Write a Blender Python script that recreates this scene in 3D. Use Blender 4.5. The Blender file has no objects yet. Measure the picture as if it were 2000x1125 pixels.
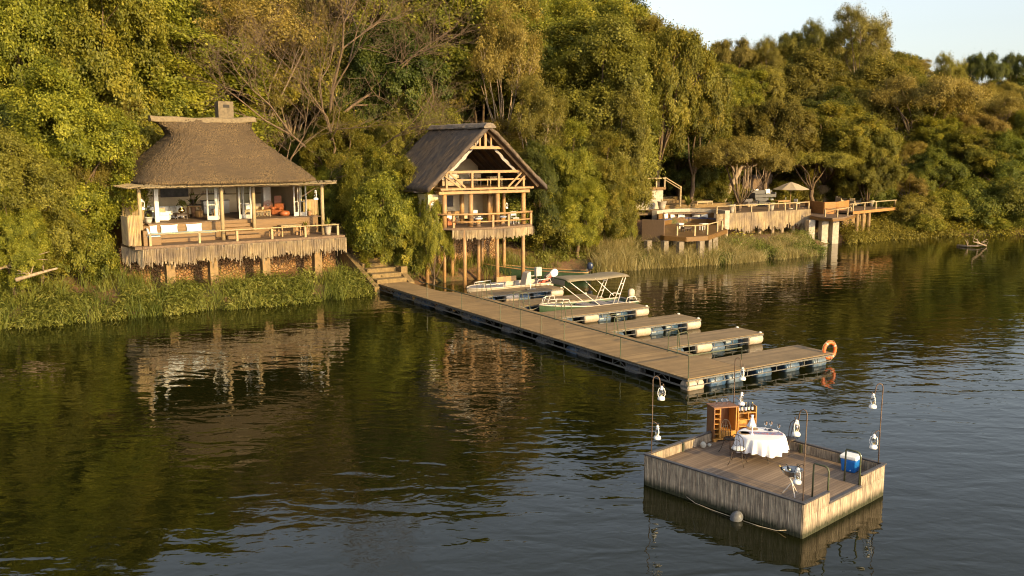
import bpy, math, random
import numpy as np
R = math.radians
C = bpy.context.scene.collection
SC = bpy.context.scene
# ------------------------------------------------------------------ camera
FPX, HOR, CAMH = 1800.0, 285.0, 10.0
TH = math.atan((562.5 - HOR) / FPX)
cam = bpy.data.cameras.new("camera"); camo = bpy.data.objects.new("camera", cam); C.objects.link(camo)
cam.sensor_width = 36; cam.lens = 36 * FPX / 2000; cam.clip_end = 5000; cam.clip_start = 0.1
camo.location = (0, 0, CAMH); camo.rotation_euler = (math.pi / 2 - TH, 0, 0)
SC.camera = camo
# ------------------------------------------------------------------ sky and sun
SUN_EL, SUN_AZ = R(16), R(136)          # azimuth measured from +Y towards +X
wd = bpy.data.worlds.new("World"); SC.world = wd; wd.use_nodes = True
nt = wd.node_tree; nt.nodes.clear()
sky = nt.nodes.new('ShaderNodeTexSky'); sky.sky_type = 'NISHITA'; sky.sun_disc = False
sky.sun_elevation = SUN_EL; sky.sun_rotation = SUN_AZ; sky.air_density = 1.0; sky.dust_density = 2.0; sky.ozone_density = 1.0
bg = nt.nodes.new('ShaderNodeBackground'); bg.inputs[1].default_value = 0.13
wo = nt.nodes.new('ShaderNodeOutputWorld')
hv = nt.nodes.new('ShaderNodeHueSaturation'); hv.inputs['Saturation'].default_value = .5; hv.inputs['Value'].default_value = 1.0
nt.links.new(sky.outputs[0], hv.inputs['Color']); nt.links.new(hv.outputs[0], bg.inputs[0]); nt.links.new(bg.outputs[0], wo.inputs[0])
sl = bpy.data.lights.new("sun", 'SUN'); sl.energy = 3.4; sl.angle = R(0.6); sl.color = (1.0, 0.71, 0.28)
so = bpy.data.objects.new("sun", sl); C.objects.link(so)
sd = (math.sin(SUN_AZ) * math.cos(SUN_EL), math.cos(SUN_AZ) * math.cos(SUN_EL), math.sin(SUN_EL))
from mathutils import Vector, Matrix
so.rotation_euler = Vector(sd).to_track_quat('Z', 'Y').to_euler(); so.location = (60, -60, 60)
SC.view_settings.view_transform = 'Standard'; SC.view_settings.look = 'None'
SC.view_settings.exposure = 1.1; SC.view_settings.gamma = 1
SC.render.engine = 'CYCLES'
SC.cycles.use_denoising = True; SC.cycles.filter_width = 1.1
SC.cycles.max_bounces = 6; SC.cycles.diffuse_bounces = 3; SC.cycles.glossy_bounces = 3; SC.cycles.transmission_bounces = 4
SC.cycles.transparent_max_bounces = 4; SC.cycles.caustics_reflective = False; SC.cycles.caustics_refractive = False

def ray(px, py):
    u = (px - 1000) / FPX; v = -(py - 562.5) / FPX
    return np.array([u, math.cos(TH) + v * math.sin(TH), -math.sin(TH) + v * math.cos(TH)])
def at(px, py, z):                       # world point seen at a photo pixel on a level surface of height z
    d = ray(px, py); t = (z - CAMH) / d[2]; return (d[0] * t, d[1] * t, z)
def pt(px, py, Y):                       # the same on the upright plane y = Y
    d = ray(px, py); t = Y / d[1]; return (d[0] * t, Y, CAMH + d[2] * t)

# ------------------------------------------------------------------ mesh builder
class MB:
    def __init__(s): s.V = []; s.F = []
    def add(s, V, F):
        o = len(s.V); s.V += [tuple(v) for v in V]; s.F += [tuple(i + o for i in f) for f in F]; return s
    def box(s, x0, y0, z0, x1, y1, z1):
        return s.add([(x0,y0,z0),(x1,y0,z0),(x1,y1,z0),(x0,y1,z0),(x0,y0,z1),(x1,y0,z1),(x1,y1,z1),(x0,y1,z1)],
                     [(0,3,2,1),(4,5,6,7),(0,1,5,4),(1,2,6,5),(2,3,7,6),(3,0,4,7)])
    def obox(s, c, sz, rz=0, rx=0, ry=0):
        m = Matrix.Rotation(rz, 3, 'Z') @ Matrix.Rotation(ry, 3, 'Y') @ Matrix.Rotation(rx, 3, 'X')
        V = []
        for z in (-1, 1):
            for x, y in ((-1,-1),(1,-1),(1,1),(-1,1)):
                V.append(Vector(c) + m @ Vector((x*sz[0]/2, y*sz[1]/2, z*sz[2]/2)))
        return s.add(V, [(0,3,2,1),(4,5,6,7),(0,1,5,4),(1,2,6,5),(2,3,7,6),(3,0,4,7)])
    def bar(s, p, q, w, h=None):
        h = w if h is None else h
        p = Vector(p); q = Vector(q); d = (q - p).normalized()
        up = Vector((0,0,1)) if abs(d.z) < .95 else Vector((0,1,0))
        a = d.cross(up).normalized(); b = a.cross(d)
        V = [c + a*(x*w/2) + b*(y*h/2) for c in (p, q) for x, y in ((-1,-1),(1,-1),(1,1),(-1,1))]
        return s.add(V, [(0,3,2,1),(4,5,6,7),(0,1,5,4),(1,2,6,5),(2,3,7,6),(3,0,4,7)])
    def tube(s, pts, r, n=6, cap=True, closed=False):
        pts = [Vector(p) for p in pts]; m = len(pts); rs = r if isinstance(r, (list, tuple)) else [r]*m
        V = []; F = []; a = None
        for i, p in enumerate(pts):
            if closed: d = pts[(i+1) % m] - pts[i-1]
            else: d = pts[min(i+1, m-1)] - pts[max(i-1, 0)]
            d.normalize()
            if a is None: a = d.cross(Vector((0,0,1)) if abs(d.z) < .9 else Vector((1,0,0)))
            a = (a - d * a.dot(d)).normalized(); b = d.cross(a)
            for k in range(n):
                t = 2*math.pi*k/n; V.append(p + (a*math.cos(t) + b*math.sin(t))*rs[i])
        for i in range(m if closed else m-1):
            for k in range(n):
                j = (i+1) % m
                F.append((i*n+k, i*n+(k+1) % n, j*n+(k+1) % n, j*n+k))
        if cap and not closed: F += [tuple(range(n))[::-1], tuple((m-1)*n+k for k in range(n))]
        return s.add(V, F)
    def lathe(s, prof, c=(0,0,0), n=16, axis='Z', cap=True):
        V = []; F = []
        for r, z in prof:
            for k in range(n):
                t = 2*math.pi*k/n; x, y = r*math.cos(t), r*math.sin(t)
                v = (x, y, z) if axis == 'Z' else ((z, x, y) if axis == 'X' else (x, z, -y))
                V.append((v[0]+c[0], v[1]+c[1], v[2]+c[2]))
        m = len(prof)
        for i in range(m-1):
            for k in range(n): F.append((i*n+k, i*n+(k+1) % n, (i+1)*n+(k+1) % n, (i+1)*n+k))
        if cap:
            if prof[0][0] > 1e-4: F.append(tuple(range(n))[::-1])
            if prof[-1][0] > 1e-4: F.append(tuple((m-1)*n+k for k in range(n)))
        return s.add(V, F)
    def ell(s, c, r, n=12, m=8, rz=0):
        V = []; F = []; cz, sz = math.cos(rz), math.sin(rz)
        for i in range(m+1):
            ph = math.pi*i/m
            for k in range(n):
                t = 2*math.pi*k/n; x = r[0]*math.sin(ph)*math.cos(t); y = r[1]*math.sin(ph)*math.sin(t)
                V.append((c[0]+x*cz-y*sz, c[1]+x*sz+y*cz, c[2]-r[2]*math.cos(ph)))
        for i in range(m):
            for k in range(n): F.append((i*n+k, i*n+(k+1) % n, (i+1)*n+(k+1) % n, (i+1)*n+k))
        return s.add(V, F)
    def prism(s, P, z0, z1):
        n = len(P); V = [(x, y, z0) for x, y in P] + [(x, y, z1) for x, y in P]
        return s.add(V, [tuple(range(n))[::-1], tuple(range(n, 2*n))] + [(i, (i+1) % n, n+(i+1) % n, n+i) for i in range(n)])
    def pillow(s, c, w, h, t, rz=0, rx=0, n=7):       # upright cushion: w wide, h high, t thick
        m = Matrix.Rotation(rz, 3, 'Z') @ Matrix.Rotation(rx, 3, 'X')
        for sd_ in (1, -1):
            V = []; F = []
            for j in range(n):
                for i in range(n):
                    u = 2*i/(n-1)-1; v = 2*j/(n-1)-1
                    k = ((1-u**4)*(1-v**4))**.6
                    sh = 1 - .09*(1-abs(u)**2)*abs(v)**3 ; sw = 1 - .09*(1-abs(v)**2)*abs(u)**3
                    V.append(Vector(c) + m @ Vector((u*w/2*sw, sd_*k*t/2, v*h/2*sh)))
            for j in range(n-1):
                for i in range(n-1):
                    f = (j*n+i, j*n+i+1, (j+1)*n+i+1, (j+1)*n+i); F.append(f[::-1] if sd_ > 0 else f)
            s.add(V, F)
        return s
    def build(s, name, mat, parent=None, smooth=False, bevel=0, loc=None):
        me = bpy.data.meshes.new(name); me.from_pydata(s.V, [], s.F); me.update()
        if smooth: me.shade_smooth()
        o = bpy.data.objects.new(name, me); C.objects.link(o)
        if mat: me.materials.append(mat)
        if parent: o.parent = parent
        if loc: o.location = loc
        if bevel:
            b = o.modifiers.new("bevel", 'BEVEL'); b.width = bevel; b.segments = 2; b.limit_method = 'ANGLE'
        return o
def npmesh(name, V, Q, mat, smooth=False, col=None):
    me = bpy.data.meshes.new(name); k = Q.shape[1]
    me.vertices.add(len(V)); me.vertices.foreach_set('co', V.astype(np.float32).ravel())
    me.loops.add(Q.size); me.loops.foreach_set('vertex_index', Q.astype(np.int32).ravel())
    me.polygons.add(len(Q)); me.polygons.foreach_set('loop_start', np.arange(0, Q.size, k, dtype=np.int32))
    me.polygons.foreach_set('loop_total', np.full(len(Q), k, dtype=np.int32))
    if smooth: me.polygons.foreach_set('use_smooth', np.ones(len(Q), dtype=bool))
    me.update(calc_edges=True)
    if col is not None:
        a = me.attributes.new('tint', 'FLOAT', 'POINT'); a.data.foreach_set('value', col.astype(np.float32))
    me.materials.append(mat); return me
def link(name, me, parent=None, loc=None):
    o = bpy.data.objects.new(name, me); C.objects.link(o)
    if parent: o.parent = parent
    if loc: o.location = loc
    return o
def tag(o, label=None, cat=None, group=None, kind=None):
    if label: o['label'] = label
    if cat: o['category'] = cat
    if group: o['group'] = group
    if kind: o['kind'] = kind
    return o
def thing(name, label, cat, loc=(0,0,0), rz=0, group=None):
    o = bpy.data.objects.new(name, None); C.objects.link(o); o.empty_display_size = .3
    o.location = loc; o.rotation_euler = (0, 0, rz)
    return tag(o, label, cat, group)
def kids(o): return [c for c in bpy.data.objects if c.parent is o]
def copy_tree(o, parent=None):
    c = o.copy(); C.objects.link(c); c.parent = parent
    for ch in kids(o): copy_tree(ch, c)
    return c
def dup(o, label, loc=None, rz=None, group=None, sc=None):
    c = copy_tree(o); c['label'] = label
    if loc is not None: c.location = loc
    if rz is not None: c.rotation_euler = (0, 0, rz)
    if group: c['group'] = group
    if sc: c.scale = (sc, sc, sc)
    return c

# ------------------------------------------------------------------ materials
def nodes(name):
    m = bpy.data.materials.new(name); m.use_nodes = True; t = m.node_tree
    return m, t, t.nodes['Principled BSDF'], t.nodes['Material Output']
def coords(t, stretch=(1,1,1), kind='Object'):
    c = t.nodes.new('ShaderNodeTexCoord'); mp = t.nodes.new('ShaderNodeMapping'); mp.inputs['Scale'].default_value = stretch
    t.links.new(c.outputs[kind], mp.inputs[0]); return mp.outputs[0]
def noise(t, vec, scale, detail=5, rough=.6, dist=0):
    n = t.nodes.new('ShaderNodeTexNoise'); n.inputs['Scale'].default_value = scale; n.inputs['Detail'].default_value = detail
    n.inputs['Roughness'].default_value = rough; n.inputs['Distortion'].default_value = dist
    t.links.new(vec, n.inputs['Vector']); return n.outputs['Fac']
def ramp(t, fac, stops):
    r = t.nodes.new('ShaderNodeValToRGB'); e = r.color_ramp.elements
    while len(e) < len(stops): e.new(.5)
    for i, (p, c) in enumerate(stops): e[i].position = p; e[i].color = (*c, 1)
    t.links.new(fac, r.inputs[0]); return r.outputs[0]
def mix(t, fac, a, b, mode='MIX'):
    m = t.nodes.new('ShaderNodeMix'); m.data_type = 'RGBA'; m.blend_type = mode
    for sock, v in ((m.inputs[0], fac), (m.inputs[6], a), (m.inputs[7], b)):
        if isinstance(v, (int, float)): sock.default_value = v
        elif isinstance(v, tuple): sock.default_value = (*v, 1)
        else: t.links.new(v, sock)
    return m.outputs[2]
def bump(t, b, h, strength=.5, dist=.02):
    n = t.nodes.new('ShaderNodeBump'); n.inputs['Strength'].default_value = strength; n.inputs['Distance'].default_value = dist
    t.links.new(h, n.inputs['Height']); t.links.new(n.outputs[0], b.inputs['Normal'])
def M(name, c1, c2=None, scale=6, rough=.7, stretch=(1,1,1), bmp=.3, metal=0, lo=.3, hi=.7, spec=.5, bd=.01, big=None):
    m, t, b, o = nodes(name); c2 = c2 or tuple(x*.7 for x in c1)
    v = coords(t, stretch); f = noise(t, v, scale)
    col = ramp(t, f, [(lo, c2), (hi, c1)])
    if big:                              # large soft weathering patches
        f2 = noise(t, coords(t), big[0], 4); col = mix(t, ramp(t, f2, [(.4, (0,0,0)), (.65, (1,1,1))]), col, big[1])
    t.links.new(col, b.inputs['Base Color'])
    b.inputs['Roughness'].default_value = rough; b.inputs['Metallic'].default_value = metal
    b.inputs['Specular IOR Level'].default_value = spec
    if bmp: bump(t, b, f, bmp, bd)
    return m
def plankmat(name, c1, c2, ax, w, gapc=(.04,.03,.025), rough=.75, sc=5, stretch=(1,1,1), off=0.0):
    m, t, b, o = nodes(name); tc = t.nodes.new('ShaderNodeTexCoord'); sx = t.nodes.new('ShaderNodeSeparateXYZ'); t.links.new(tc.outputs['Object'], sx.inputs[0])
    a = t.nodes.new('ShaderNodeMath'); a.operation = 'MULTIPLY_ADD'; a.inputs[1].default_value = 1/w; a.inputs[2].default_value = off; t.links.new(sx.outputs[ax], a.inputs[0])
    fl_ = t.nodes.new('ShaderNodeMath'); fl_.operation = 'FLOOR'; t.links.new(a.outputs[0], fl_.inputs[0])
    wn = t.nodes.new('ShaderNodeTexWhiteNoise'); wn.noise_dimensions = '1D'; t.links.new(fl_.outputs[0], wn.inputs['W'])
    fr_ = t.nodes.new('ShaderNodeMath'); fr_.operation = 'FRACT'; t.links.new(a.outputs[0], fr_.inputs[0])
    v = coords(t, stretch); n = noise(t, v, sc, 6, .65)
    big_ = noise(t, coords(t), .9, 4)
    c = ramp(t, wn.outputs['Value'], [(0, c2), (1, c1)]); c = mix(t, ramp(t, n, [(.3, (0,0,0)), (.75, (.75,.75,.75))]), c, c2, 'MIX')
    c = mix(t, ramp(t, big_, [(.4, (0,0,0)), (.7, (.5,.5,.5))]), c, tuple(x*.55 for x in c2))
    c = mix(t, ramp(t, fr_.outputs[0], [(0, (1,1,1)), (.07, (0,0,0)), (.93, (0,0,0)), (1, (1,1,1))]), c, gapc)
    t.links.new(c, b.inputs['Base Color']); b.inputs['Roughness'].default_value = rough; bump(t, b, n, .4, .01); return m
MAT = {}
def foliage(name, c1, c2, c3, tr=.48):
    m, t, b, o = nodes(name); t.nodes.remove(b)
    at_ = t.nodes.new('ShaderNodeAttribute'); at_.attribute_name = 'tint'
    oi = t.nodes.new('ShaderNodeObjectInfo')
    col = ramp(t, at_.outputs['Fac'], [(.0, c2), (.55, c1), (1, c3)])
    hs = t.nodes.new('ShaderNodeHueSaturation')
    mr = t.nodes.new('ShaderNodeMapRange'); mr.inputs[3].default_value = .485; mr.inputs[4].default_value = .515
    t.links.new(oi.outputs['Random'], mr.inputs[0]); t.links.new(mr.outputs[0], hs.inputs['Hue'])
    mr2 = t.nodes.new('ShaderNodeMapRange'); mr2.inputs[3].default_value = .8; mr2.inputs[4].default_value = 1.2
    ml = t.nodes.new('ShaderNodeMath'); ml.operation = 'FRACT'; mm = t.nodes.new('ShaderNodeMath'); mm.operation = 'MULTIPLY'; mm.inputs[1].default_value = 7.31
    t.links.new(oi.outputs['Random'], mm.inputs[0]); t.links.new(mm.outputs[0], ml.inputs[0]); t.links.new(ml.outputs[0], mr2.inputs[0])
    t.links.new(mr2.outputs[0], hs.inputs['Value']); t.links.new(col, hs.inputs['Color'])
    d = t.nodes.new('ShaderNodeBsdfDiffuse'); tl = t.nodes.new('ShaderNodeBsdfTranslucent'); gl = t.nodes.new('ShaderNodeBsdfGlossy')
    gl.inputs['Roughness'].default_value = .6; gl.inputs['Color'].default_value = (.9,.9,.9,1)
    for n in (d, tl): t.links.new(hs.outputs[0], n.inputs['Color'])
    m1 = t.nodes.new('ShaderNodeMixShader'); m1.inputs[0].default_value = tr
    t.links.new(d.outputs[0], m1.inputs[1]); t.links.new(tl.outputs[0], m1.inputs[2])
    m2 = t.nodes.new('ShaderNodeMixShader'); m2.inputs[0].default_value = .02
    t.links.new(m1.outputs[0], m2.inputs[1]); t.links.new(gl.outputs[0], m2.inputs[2])
    t.links.new(m2.outputs[0], o.inputs['Surface']); return m
MAT['leaf_bright'] = foliage('leaf_bright', (.225,.215,.016), (.115,.122,.010), (.40,.34,.035))
MAT['leaf_green'] = foliage('leaf_green', (.170,.178,.015), (.088,.102,.009), (.32,.29,.03))
MAT['leaf_olive'] = foliage('leaf_olive', (.225,.195,.022), (.125,.112,.014), (.36,.30,.045))
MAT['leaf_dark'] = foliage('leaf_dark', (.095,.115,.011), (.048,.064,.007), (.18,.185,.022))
MAT['leaf_khaki'] = foliage('leaf_khaki', (.29,.215,.035), (.17,.13,.022), (.42,.32,.07))
MAT['leaf_dry'] = foliage('leaf_dry', (.46,.37,.13), (.26,.22,.06), (.60,.50,.22))
MAT['leaf_herb'] = foliage('leaf_herb', (.20,.215,.028), (.10,.125,.016), (.34,.32,.06))
MAT['bark'] = M('bark', (.20,.13,.07), (.07,.045,.028), 9, .9, (1,1,.25), .8, bd=.03)
MAT['bark_pale'] = M('bark_pale', (.42,.31,.20), (.20,.14,.085), 7, .9, (1,1,.3), .6, bd=.02)
# ------------------------------------------------------------------ terrain and water
SHORE = np.array([(-300,-110),(-120,0),(-60,31),(-40,43),(-28.5,50.4),(-23.8,53.6),(-18.8,56.5),(-12.6,60.2),(-9.3,63.4),(-5.7,67.6),(0,70.0),(9.8,77.2),(17.6,80.0),(27.6,85.6),(29.6,90.5),(32.6,94.6),(37.3,97.8),(47.2,103.2),(57.8,105),(75,107),(130,118),(400,170),(1600,300)], float)
def shore_s(x, y):
    x = np.asarray(x, float); y = np.asarray(y, float); best = np.full(x.shape, 1e9); sg = np.ones(x.shape)
    for (x0,y0),(x1,y1) in zip(SHORE[:-1], SHORE[1:]):
        dx, dy = x1-x0, y1-y0; L2 = dx*dx+dy*dy
        t = np.clip(((x-x0)*dx+(y-y0)*dy)/L2, 0, 1); ex = x-(x0+t*dx); ey = y-(y0+t*dy)
        d = np.hypot(ex, ey); c = (dx*ey-dy*ex); u = d < best-1e-9
        best = np.where(u, d, best); sg = np.where(u, np.sign(c), sg)
    return best*sg
PROF_S = [-40,-12,-4,0,.8,2.5,6,9.5,12,16,24,40,60,75,110,250,3000]
PROF_Z = [-5,-3,-1.3,-.15,.35,.85,1.6,3.4,4.2,4.6,7.0,12.5,17.5,19.5,20.5,20,20]
def wob(x, y, f, a, sd):
    r = np.random.RandomState(sd); z = 0
    for k in range(5):
        an = r.rand()*6.28; p = r.rand()*6.28; z = z + np.sin((x*math.cos(an)+y*math.sin(an))*f*(1+.7*k)+p)/(1+.6*k)
    return z*a
def ground(x, y):
    s = shore_s(x, y); z = np.interp(s, PROF_S, PROF_Z)
    a, b = (x-19.9)*.848+(y-89)*.53, -(x-19.9)*.53+(y-89)*.848          # cut for the river terrace
    k = np.clip((a+11)/2, 0, 1)*np.clip((31-a)/2, 0, 1)*np.clip((20-b)/4, 0, 1); cap = np.where(b < 4, 1.0, np.where(b < 12, 2.8, 3.9)); z = np.where(s > 0, z*(1-k)+np.minimum(z, cap)*k, z)
    a = (x+22.8)*.821+(y-57)*.571; b = -(x+22.8)*.571+(y-57)*.821             # lower shelf under the lodge deck
    k = np.clip((a+1)/1.2, 0, 1)*np.clip((15-a)/1, 0, 1)*np.clip((3.3-b)/.15, 0, 1); z = np.where(s > .3, z*(1-k)+np.minimum(z, .75+.25*np.clip(b, 0, 3.2)/3)*k, z)
    return z + wob(x, y, .9, .07, 1)*np.clip(s+1, 0, 1) + wob(x, y, .13, .5, 2)*np.clip((s-14)/20, 0, 1)
def gz(x, y): return float(ground(np.array([x]), np.array([y]))[0])
def axis(a, b, step, far):
    m = list(np.arange(a, b+.01, step)); l = []; r_ = []; x = a; st = step
    while x > -far: st *= 1.35; x -= st; l.append(x)
    x = b; st = step
    while x < far: st *= 1.35; x += st; r_.append(x)
    return np.array(l[::-1] + m + r_)
gx = axis(-50, 110, .8, 2500); gy = axis(38, 150, .8, 2500)
XX, YY = np.meshgrid(gx, gy); ZZ = ground(XX, YY)
nx, ny = len(gx), len(gy); I = np.arange(nx*ny).reshape(ny, nx)
Q = np.stack([I[:-1,:-1], I[:-1,1:], I[1:,1:], I[1:,:-1]], -1).reshape(-1, 4)
m, t, b, o = nodes('soil'); v = coords(t)
f = noise(t, v, .55, 7, .65); f2 = noise(t, v, 6, 6, .7)
c = ramp(t, f, [(.35, (.16,.075,.03)), (.5, (.24,.13,.055)), (.62, (.13,.12,.03)), (.75, (.07,.08,.02))])
c = mix(t, ramp(t, f2, [(.35, (0,0,0)), (.7, (1,1,1))]), mix(t, .55, c, (.03,.018,.01)), c)
t.links.new(c, b.inputs['Base Color']); b.inputs['Roughness'].default_value = .95; bump(t, b, f2, .8, .12); MAT['soil'] = m
tag(link('ground', npmesh('ground', np.stack([XX, YY, ZZ], -1).reshape(-1, 3), Q, m, True)), kind='structure')

m, t, b, o = nodes('river_water')
b.inputs['Base Color'].default_value = (.0085,.0095,.002,1); b.inputs['Roughness'].default_value = .02; b.inputs['IOR'].default_value = 1.33
v1 = coords(t, (.5, 1, 1)); v2 = coords(t, (.7, 1, 1)); v3 = coords(t, (.02,.03,1))
n1 = noise(t, v1, 1.05, 1.5, .45, .6); n2 = noise(t, v2, 3.4, 1.5, .5, .5); n3 = noise(t, v3, 1.0, 3)
ad = t.nodes.new('ShaderNodeMath'); ad.operation = 'MULTIPLY_ADD'; ad.inputs[1].default_value = .26
t.links.new(n2, ad.inputs[0]); t.links.new(n1, ad.inputs[2])
am = t.nodes.new('ShaderNodeMath'); am.operation = 'MULTIPLY'
mr = t.nodes.new('ShaderNodeMapRange'); mr.inputs[1].default_value = .35; mr.inputs[2].default_value = .65; mr.inputs[3].default_value = .5; mr.inputs[4].default_value = 1.3
t.links.new(n3, mr.inputs[0]); t.links.new(ad.outputs[0], am.inputs[0]); t.links.new(mr.outputs[0], am.inputs[1])
bump(t, b, am.outputs[0], 1.0, .030); MAT['water'] = m
wx = np.array([-2500, -60, 110, 2500.]); wy = np.array([-2500, 5, 130, 2500.])
WX, WY = np.meshgrid(wx, wy); I = np.arange(16).reshape(4, 4)
Q = np.stack([I[:-1,:-1], I[:-1,1:], I[1:,1:], I[1:,:-1]], -1).reshape(-1, 4)
tag(link('river_water', npmesh('river_water', np.stack([WX, WY, WX*0], -1).reshape(-1, 3), Q, m)), kind='structure')
# ------------------------------------------------------------------ trees
def unit(v): return v / (np.linalg.norm(v, axis=-1, keepdims=True) + 1e-9)
def leaves(cen, nrm, size, rs, asp=.55):
    n = len(cen); r = rs.randn(n, 3); tg = unit(np.cross(nrm, r)); bt = np.cross(nrm, tg); s = size[:, None]
    fold = nrm*s*.12
    V = np.stack([cen - tg*s*.6, cen - bt*s*asp*.6 + fold, cen + tg*s*.6, cen + bt*s*asp*.6 + fold], 1).reshape(-1, 3)
    return V, np.arange(4*n).reshape(n, 4)
def crown_mesh(name, seed, rad, zc, nl, lr, npf, nlf, ls, mat, pr=.45, low=-.35, droop=0, flat=1, fill=.15, asp=.55):
    rs = np.random.RandomState(seed)
    d = unit(rs.randn(nl*4, 3)); d = d[d[:, 2] > low][:nl]
    rr = rs.uniform(.42, .95, (len(d), 1)); lc = d*rr*np.array(rad); lrs = lr*rs.uniform(.5, 1.25, len(d))
    lc[:, 2] += zc
    cen = []; nr = []; tint = []
    for i in range(len(lc)):
        k = int(npf*(lrs[i]/lr)**2); pd = unit(rs.randn(k, 3)); pd[:, 2] = np.where(pd[:, 2] < -.5, -pd[:, 2], pd[:, 2])
        rad_i = lrs[i]*rs.uniform(.82, 1.12, (k, 1)); rad_i[rs.rand(k) < fill] *= .55
        pc = lc[i] + pd*rad_i*np.array([1, 1, flat])
        dd = np.linalg.norm(pc[:, None]-lc[None], axis=2)/lrs[None]; dd[:, i] = 9
        keep = dd.min(1) > .72; pc = pc[keep]; pd = pd[keep]
        outw = unit(pc - np.array([0, 0, zc-rad[2]*.3]))
        for j in range(len(pc)):
            q = int(nlf*rs.uniform(.6, 1.4)); pp = pr*rs.uniform(.6, 1.4)
            off = rs.randn(q, 3)*pp*.5; off[:, 2] *= .75
            if droop: 
                h = rs.rand(q)**1.5*droop*rs.uniform(.3, 1.3); off[:, :2] *= (1-.5*h/(droop*1.3))[:, None]; off[:, 2] -= h
            cen.append(pc[j]+off); n_ = unit(pd[j]*.5 + outw[j]*.5 + rs.randn(q, 3)*.55 + [0, 0, .25]); nr.append(n_)
            tint.append(np.clip(rs.normal(.5, .24) + rs.randn(q)*.16, 0, 1))
    cen = np.concatenate(cen); nr = np.concatenate(nr); tint = np.concatenate(tint)
    V, Q = leaves(cen, nr, ls*rs.uniform(.6, 1.35, len(cen)), rs, asp)
    me = npmesh(name, V, Q, mat, col=np.repeat(tint, 4))
    return me, lc, lrs
def wiggle(p, q, n, a, rnd):
    p = Vector(p); q = Vector(q); L = (q-p).length; out = [p]
    for i in range(1, n):
        f = i/n; out.append(p.lerp(q, f) + Vector([rnd.uniform(-a, a)*L for _ in range(3)]))
    return out + [q]
def trunk_mesh(name, seed, lc, lrs, r0, mat, fork=.35, twigs=3, lean=(0,0), nlimb=99, top=None):
    rnd = random.Random(seed); mb = MB(); zc = sum(c[2] for c in lc)/len(lc)
    fz = zc*fork; f = Vector((lean[0]*fork, lean[1]*fork, fz))
    mb.tube(wiggle((0,0,-.8), f, 4, .04, rnd), [r0*1.3, r0, r0*.9, r0*.85, r0*.8], 8)
    idx = list(range(len(lc))); rnd.shuffle(idx)
    for i in idx[:nlimb]:
        c = Vector(lc[i]); st = f - Vector((0,0,.2)); mid = st.lerp(c, .5) + Vector((rnd.uniform(-.4,.4), rnd.uniform(-.4,.4), rnd.uniform(0,.6)))
        rl = r0*rnd.uniform(.3,.5)
        mb.tube([st, st.lerp(mid,.5)+Vector((rnd.uniform(-.2,.2),)*3), mid, mid.lerp(c,.6)+Vector((rnd.uniform(-.2,.2),rnd.uniform(-.2,.2),.15)), c], [rl, rl*.8, rl*.6, rl*.45, rl*.3], 6)
        for k in range(twigs):
            d = Vector((rnd.gauss(0,1), rnd.gauss(0,1), rnd.gauss(.4,.7))).normalized()*lrs[i]*rnd.uniform(.8,1.15)
            mb.tube(wiggle(c if k % 2 else mid.lerp(c,.7), c+d, 3, .08, rnd), [rl*.3, rl*.2, rl*.13, rl*.05], 4)
    o = mb.build(name, mat, smooth=True); me = o.data; bpy.data.objects.remove(o); return me
def bare_mesh(name, seed, H, spread, r0, mat, depth=5, up=.35, nch=3):
    rnd = random.Random(seed); mb = MB()
    def grow(p, d, L, r, k):
        q = p + d*L; mid = p.lerp(q, .5) + Vector((rnd.gauss(0,.07), rnd.gauss(0,.07), rnd.gauss(0,.05)))*L
        mb.tube([p, mid, q], [r, r*.82, r*.65], 6 if k < 3 else 4, cap=False)
        if k >= depth: return
        for i in range(nch + (k > 1)):
            dd = (d + Vector((rnd.gauss(0,.62), rnd.gauss(0,.62), rnd.gauss(up*.4,.42)))*spread).normalized()
            grow(q if i < 2 else mid, dd, L*rnd.uniform(.55,.85), r*rnd.uniform(.45,.64), k+1)
    grow(Vector((0,0,-.6)), Vector((.05,.02,1)).normalized(), H*.33, r0, 0)
    o = mb.build(name, mat, smooth=True); me = o.data; bpy.data.objects.remove(o); return me
PROTO = {}
def proto(kind, rad, zc, **k):
    tk = k.pop('trunk', {}); mt = k.pop('mat')
    for s in range(k.pop('var', 2)):
        me, lc, lrs = crown_mesh('crown_leaves', hash_(kind)+s*17, rad, zc, mat=MAT[mt], **k)
        tm = trunk_mesh('trunk_wood', s+5, lc, lrs, **{**dict(r0=.28, mat=MAT['bark']), **tk})
        zs = np.empty(len(me.vertices)*3, np.float32); me.vertices.foreach_get('co', zs); zs = zs.reshape(-1, 3)
        PROTO.setdefault(kind, []).append((me, tm, float(np.percentile(zs[:, 2], 99.7)), float(np.percentile(np.abs(zs[:, 0]), 99))))
def hash_(s): return sum(ord(c)*(i+3) for i, c in enumerate(s)) % 9973
proto('lush', (4.6,4.6,4.2), 6.2, nl=30, lr=1.45, npf=36, nlf=165, ls=.145, mat='leaf_green', pr=.5, low=-.45, droop=.35, trunk=dict(nlimb=9))
proto('vine', (4.0,4.0,6.2), 5.6, nl=54, lr=1.2, npf=32, nlf=175, ls=.13, mat='leaf_bright', pr=.5, low=-.8, droop=.38, trunk=dict(nlimb=12))
proto('weep', (4.6,4.4,4.6), 6.6, nl=34, lr=1.3, npf=34, nlf=165, ls=.13, mat='leaf_olive', pr=.42, low=-.5, droop=.6, trunk=dict(nlimb=8, twigs=5))
proto('dark', (3.9,3.9,5.2), 6.2, nl=36, lr=1.25, npf=32, nlf=150, ls=.14, mat='leaf_dark', pr=.4, low=-.6, droop=.2, trunk=dict(nlimb=12))
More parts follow.
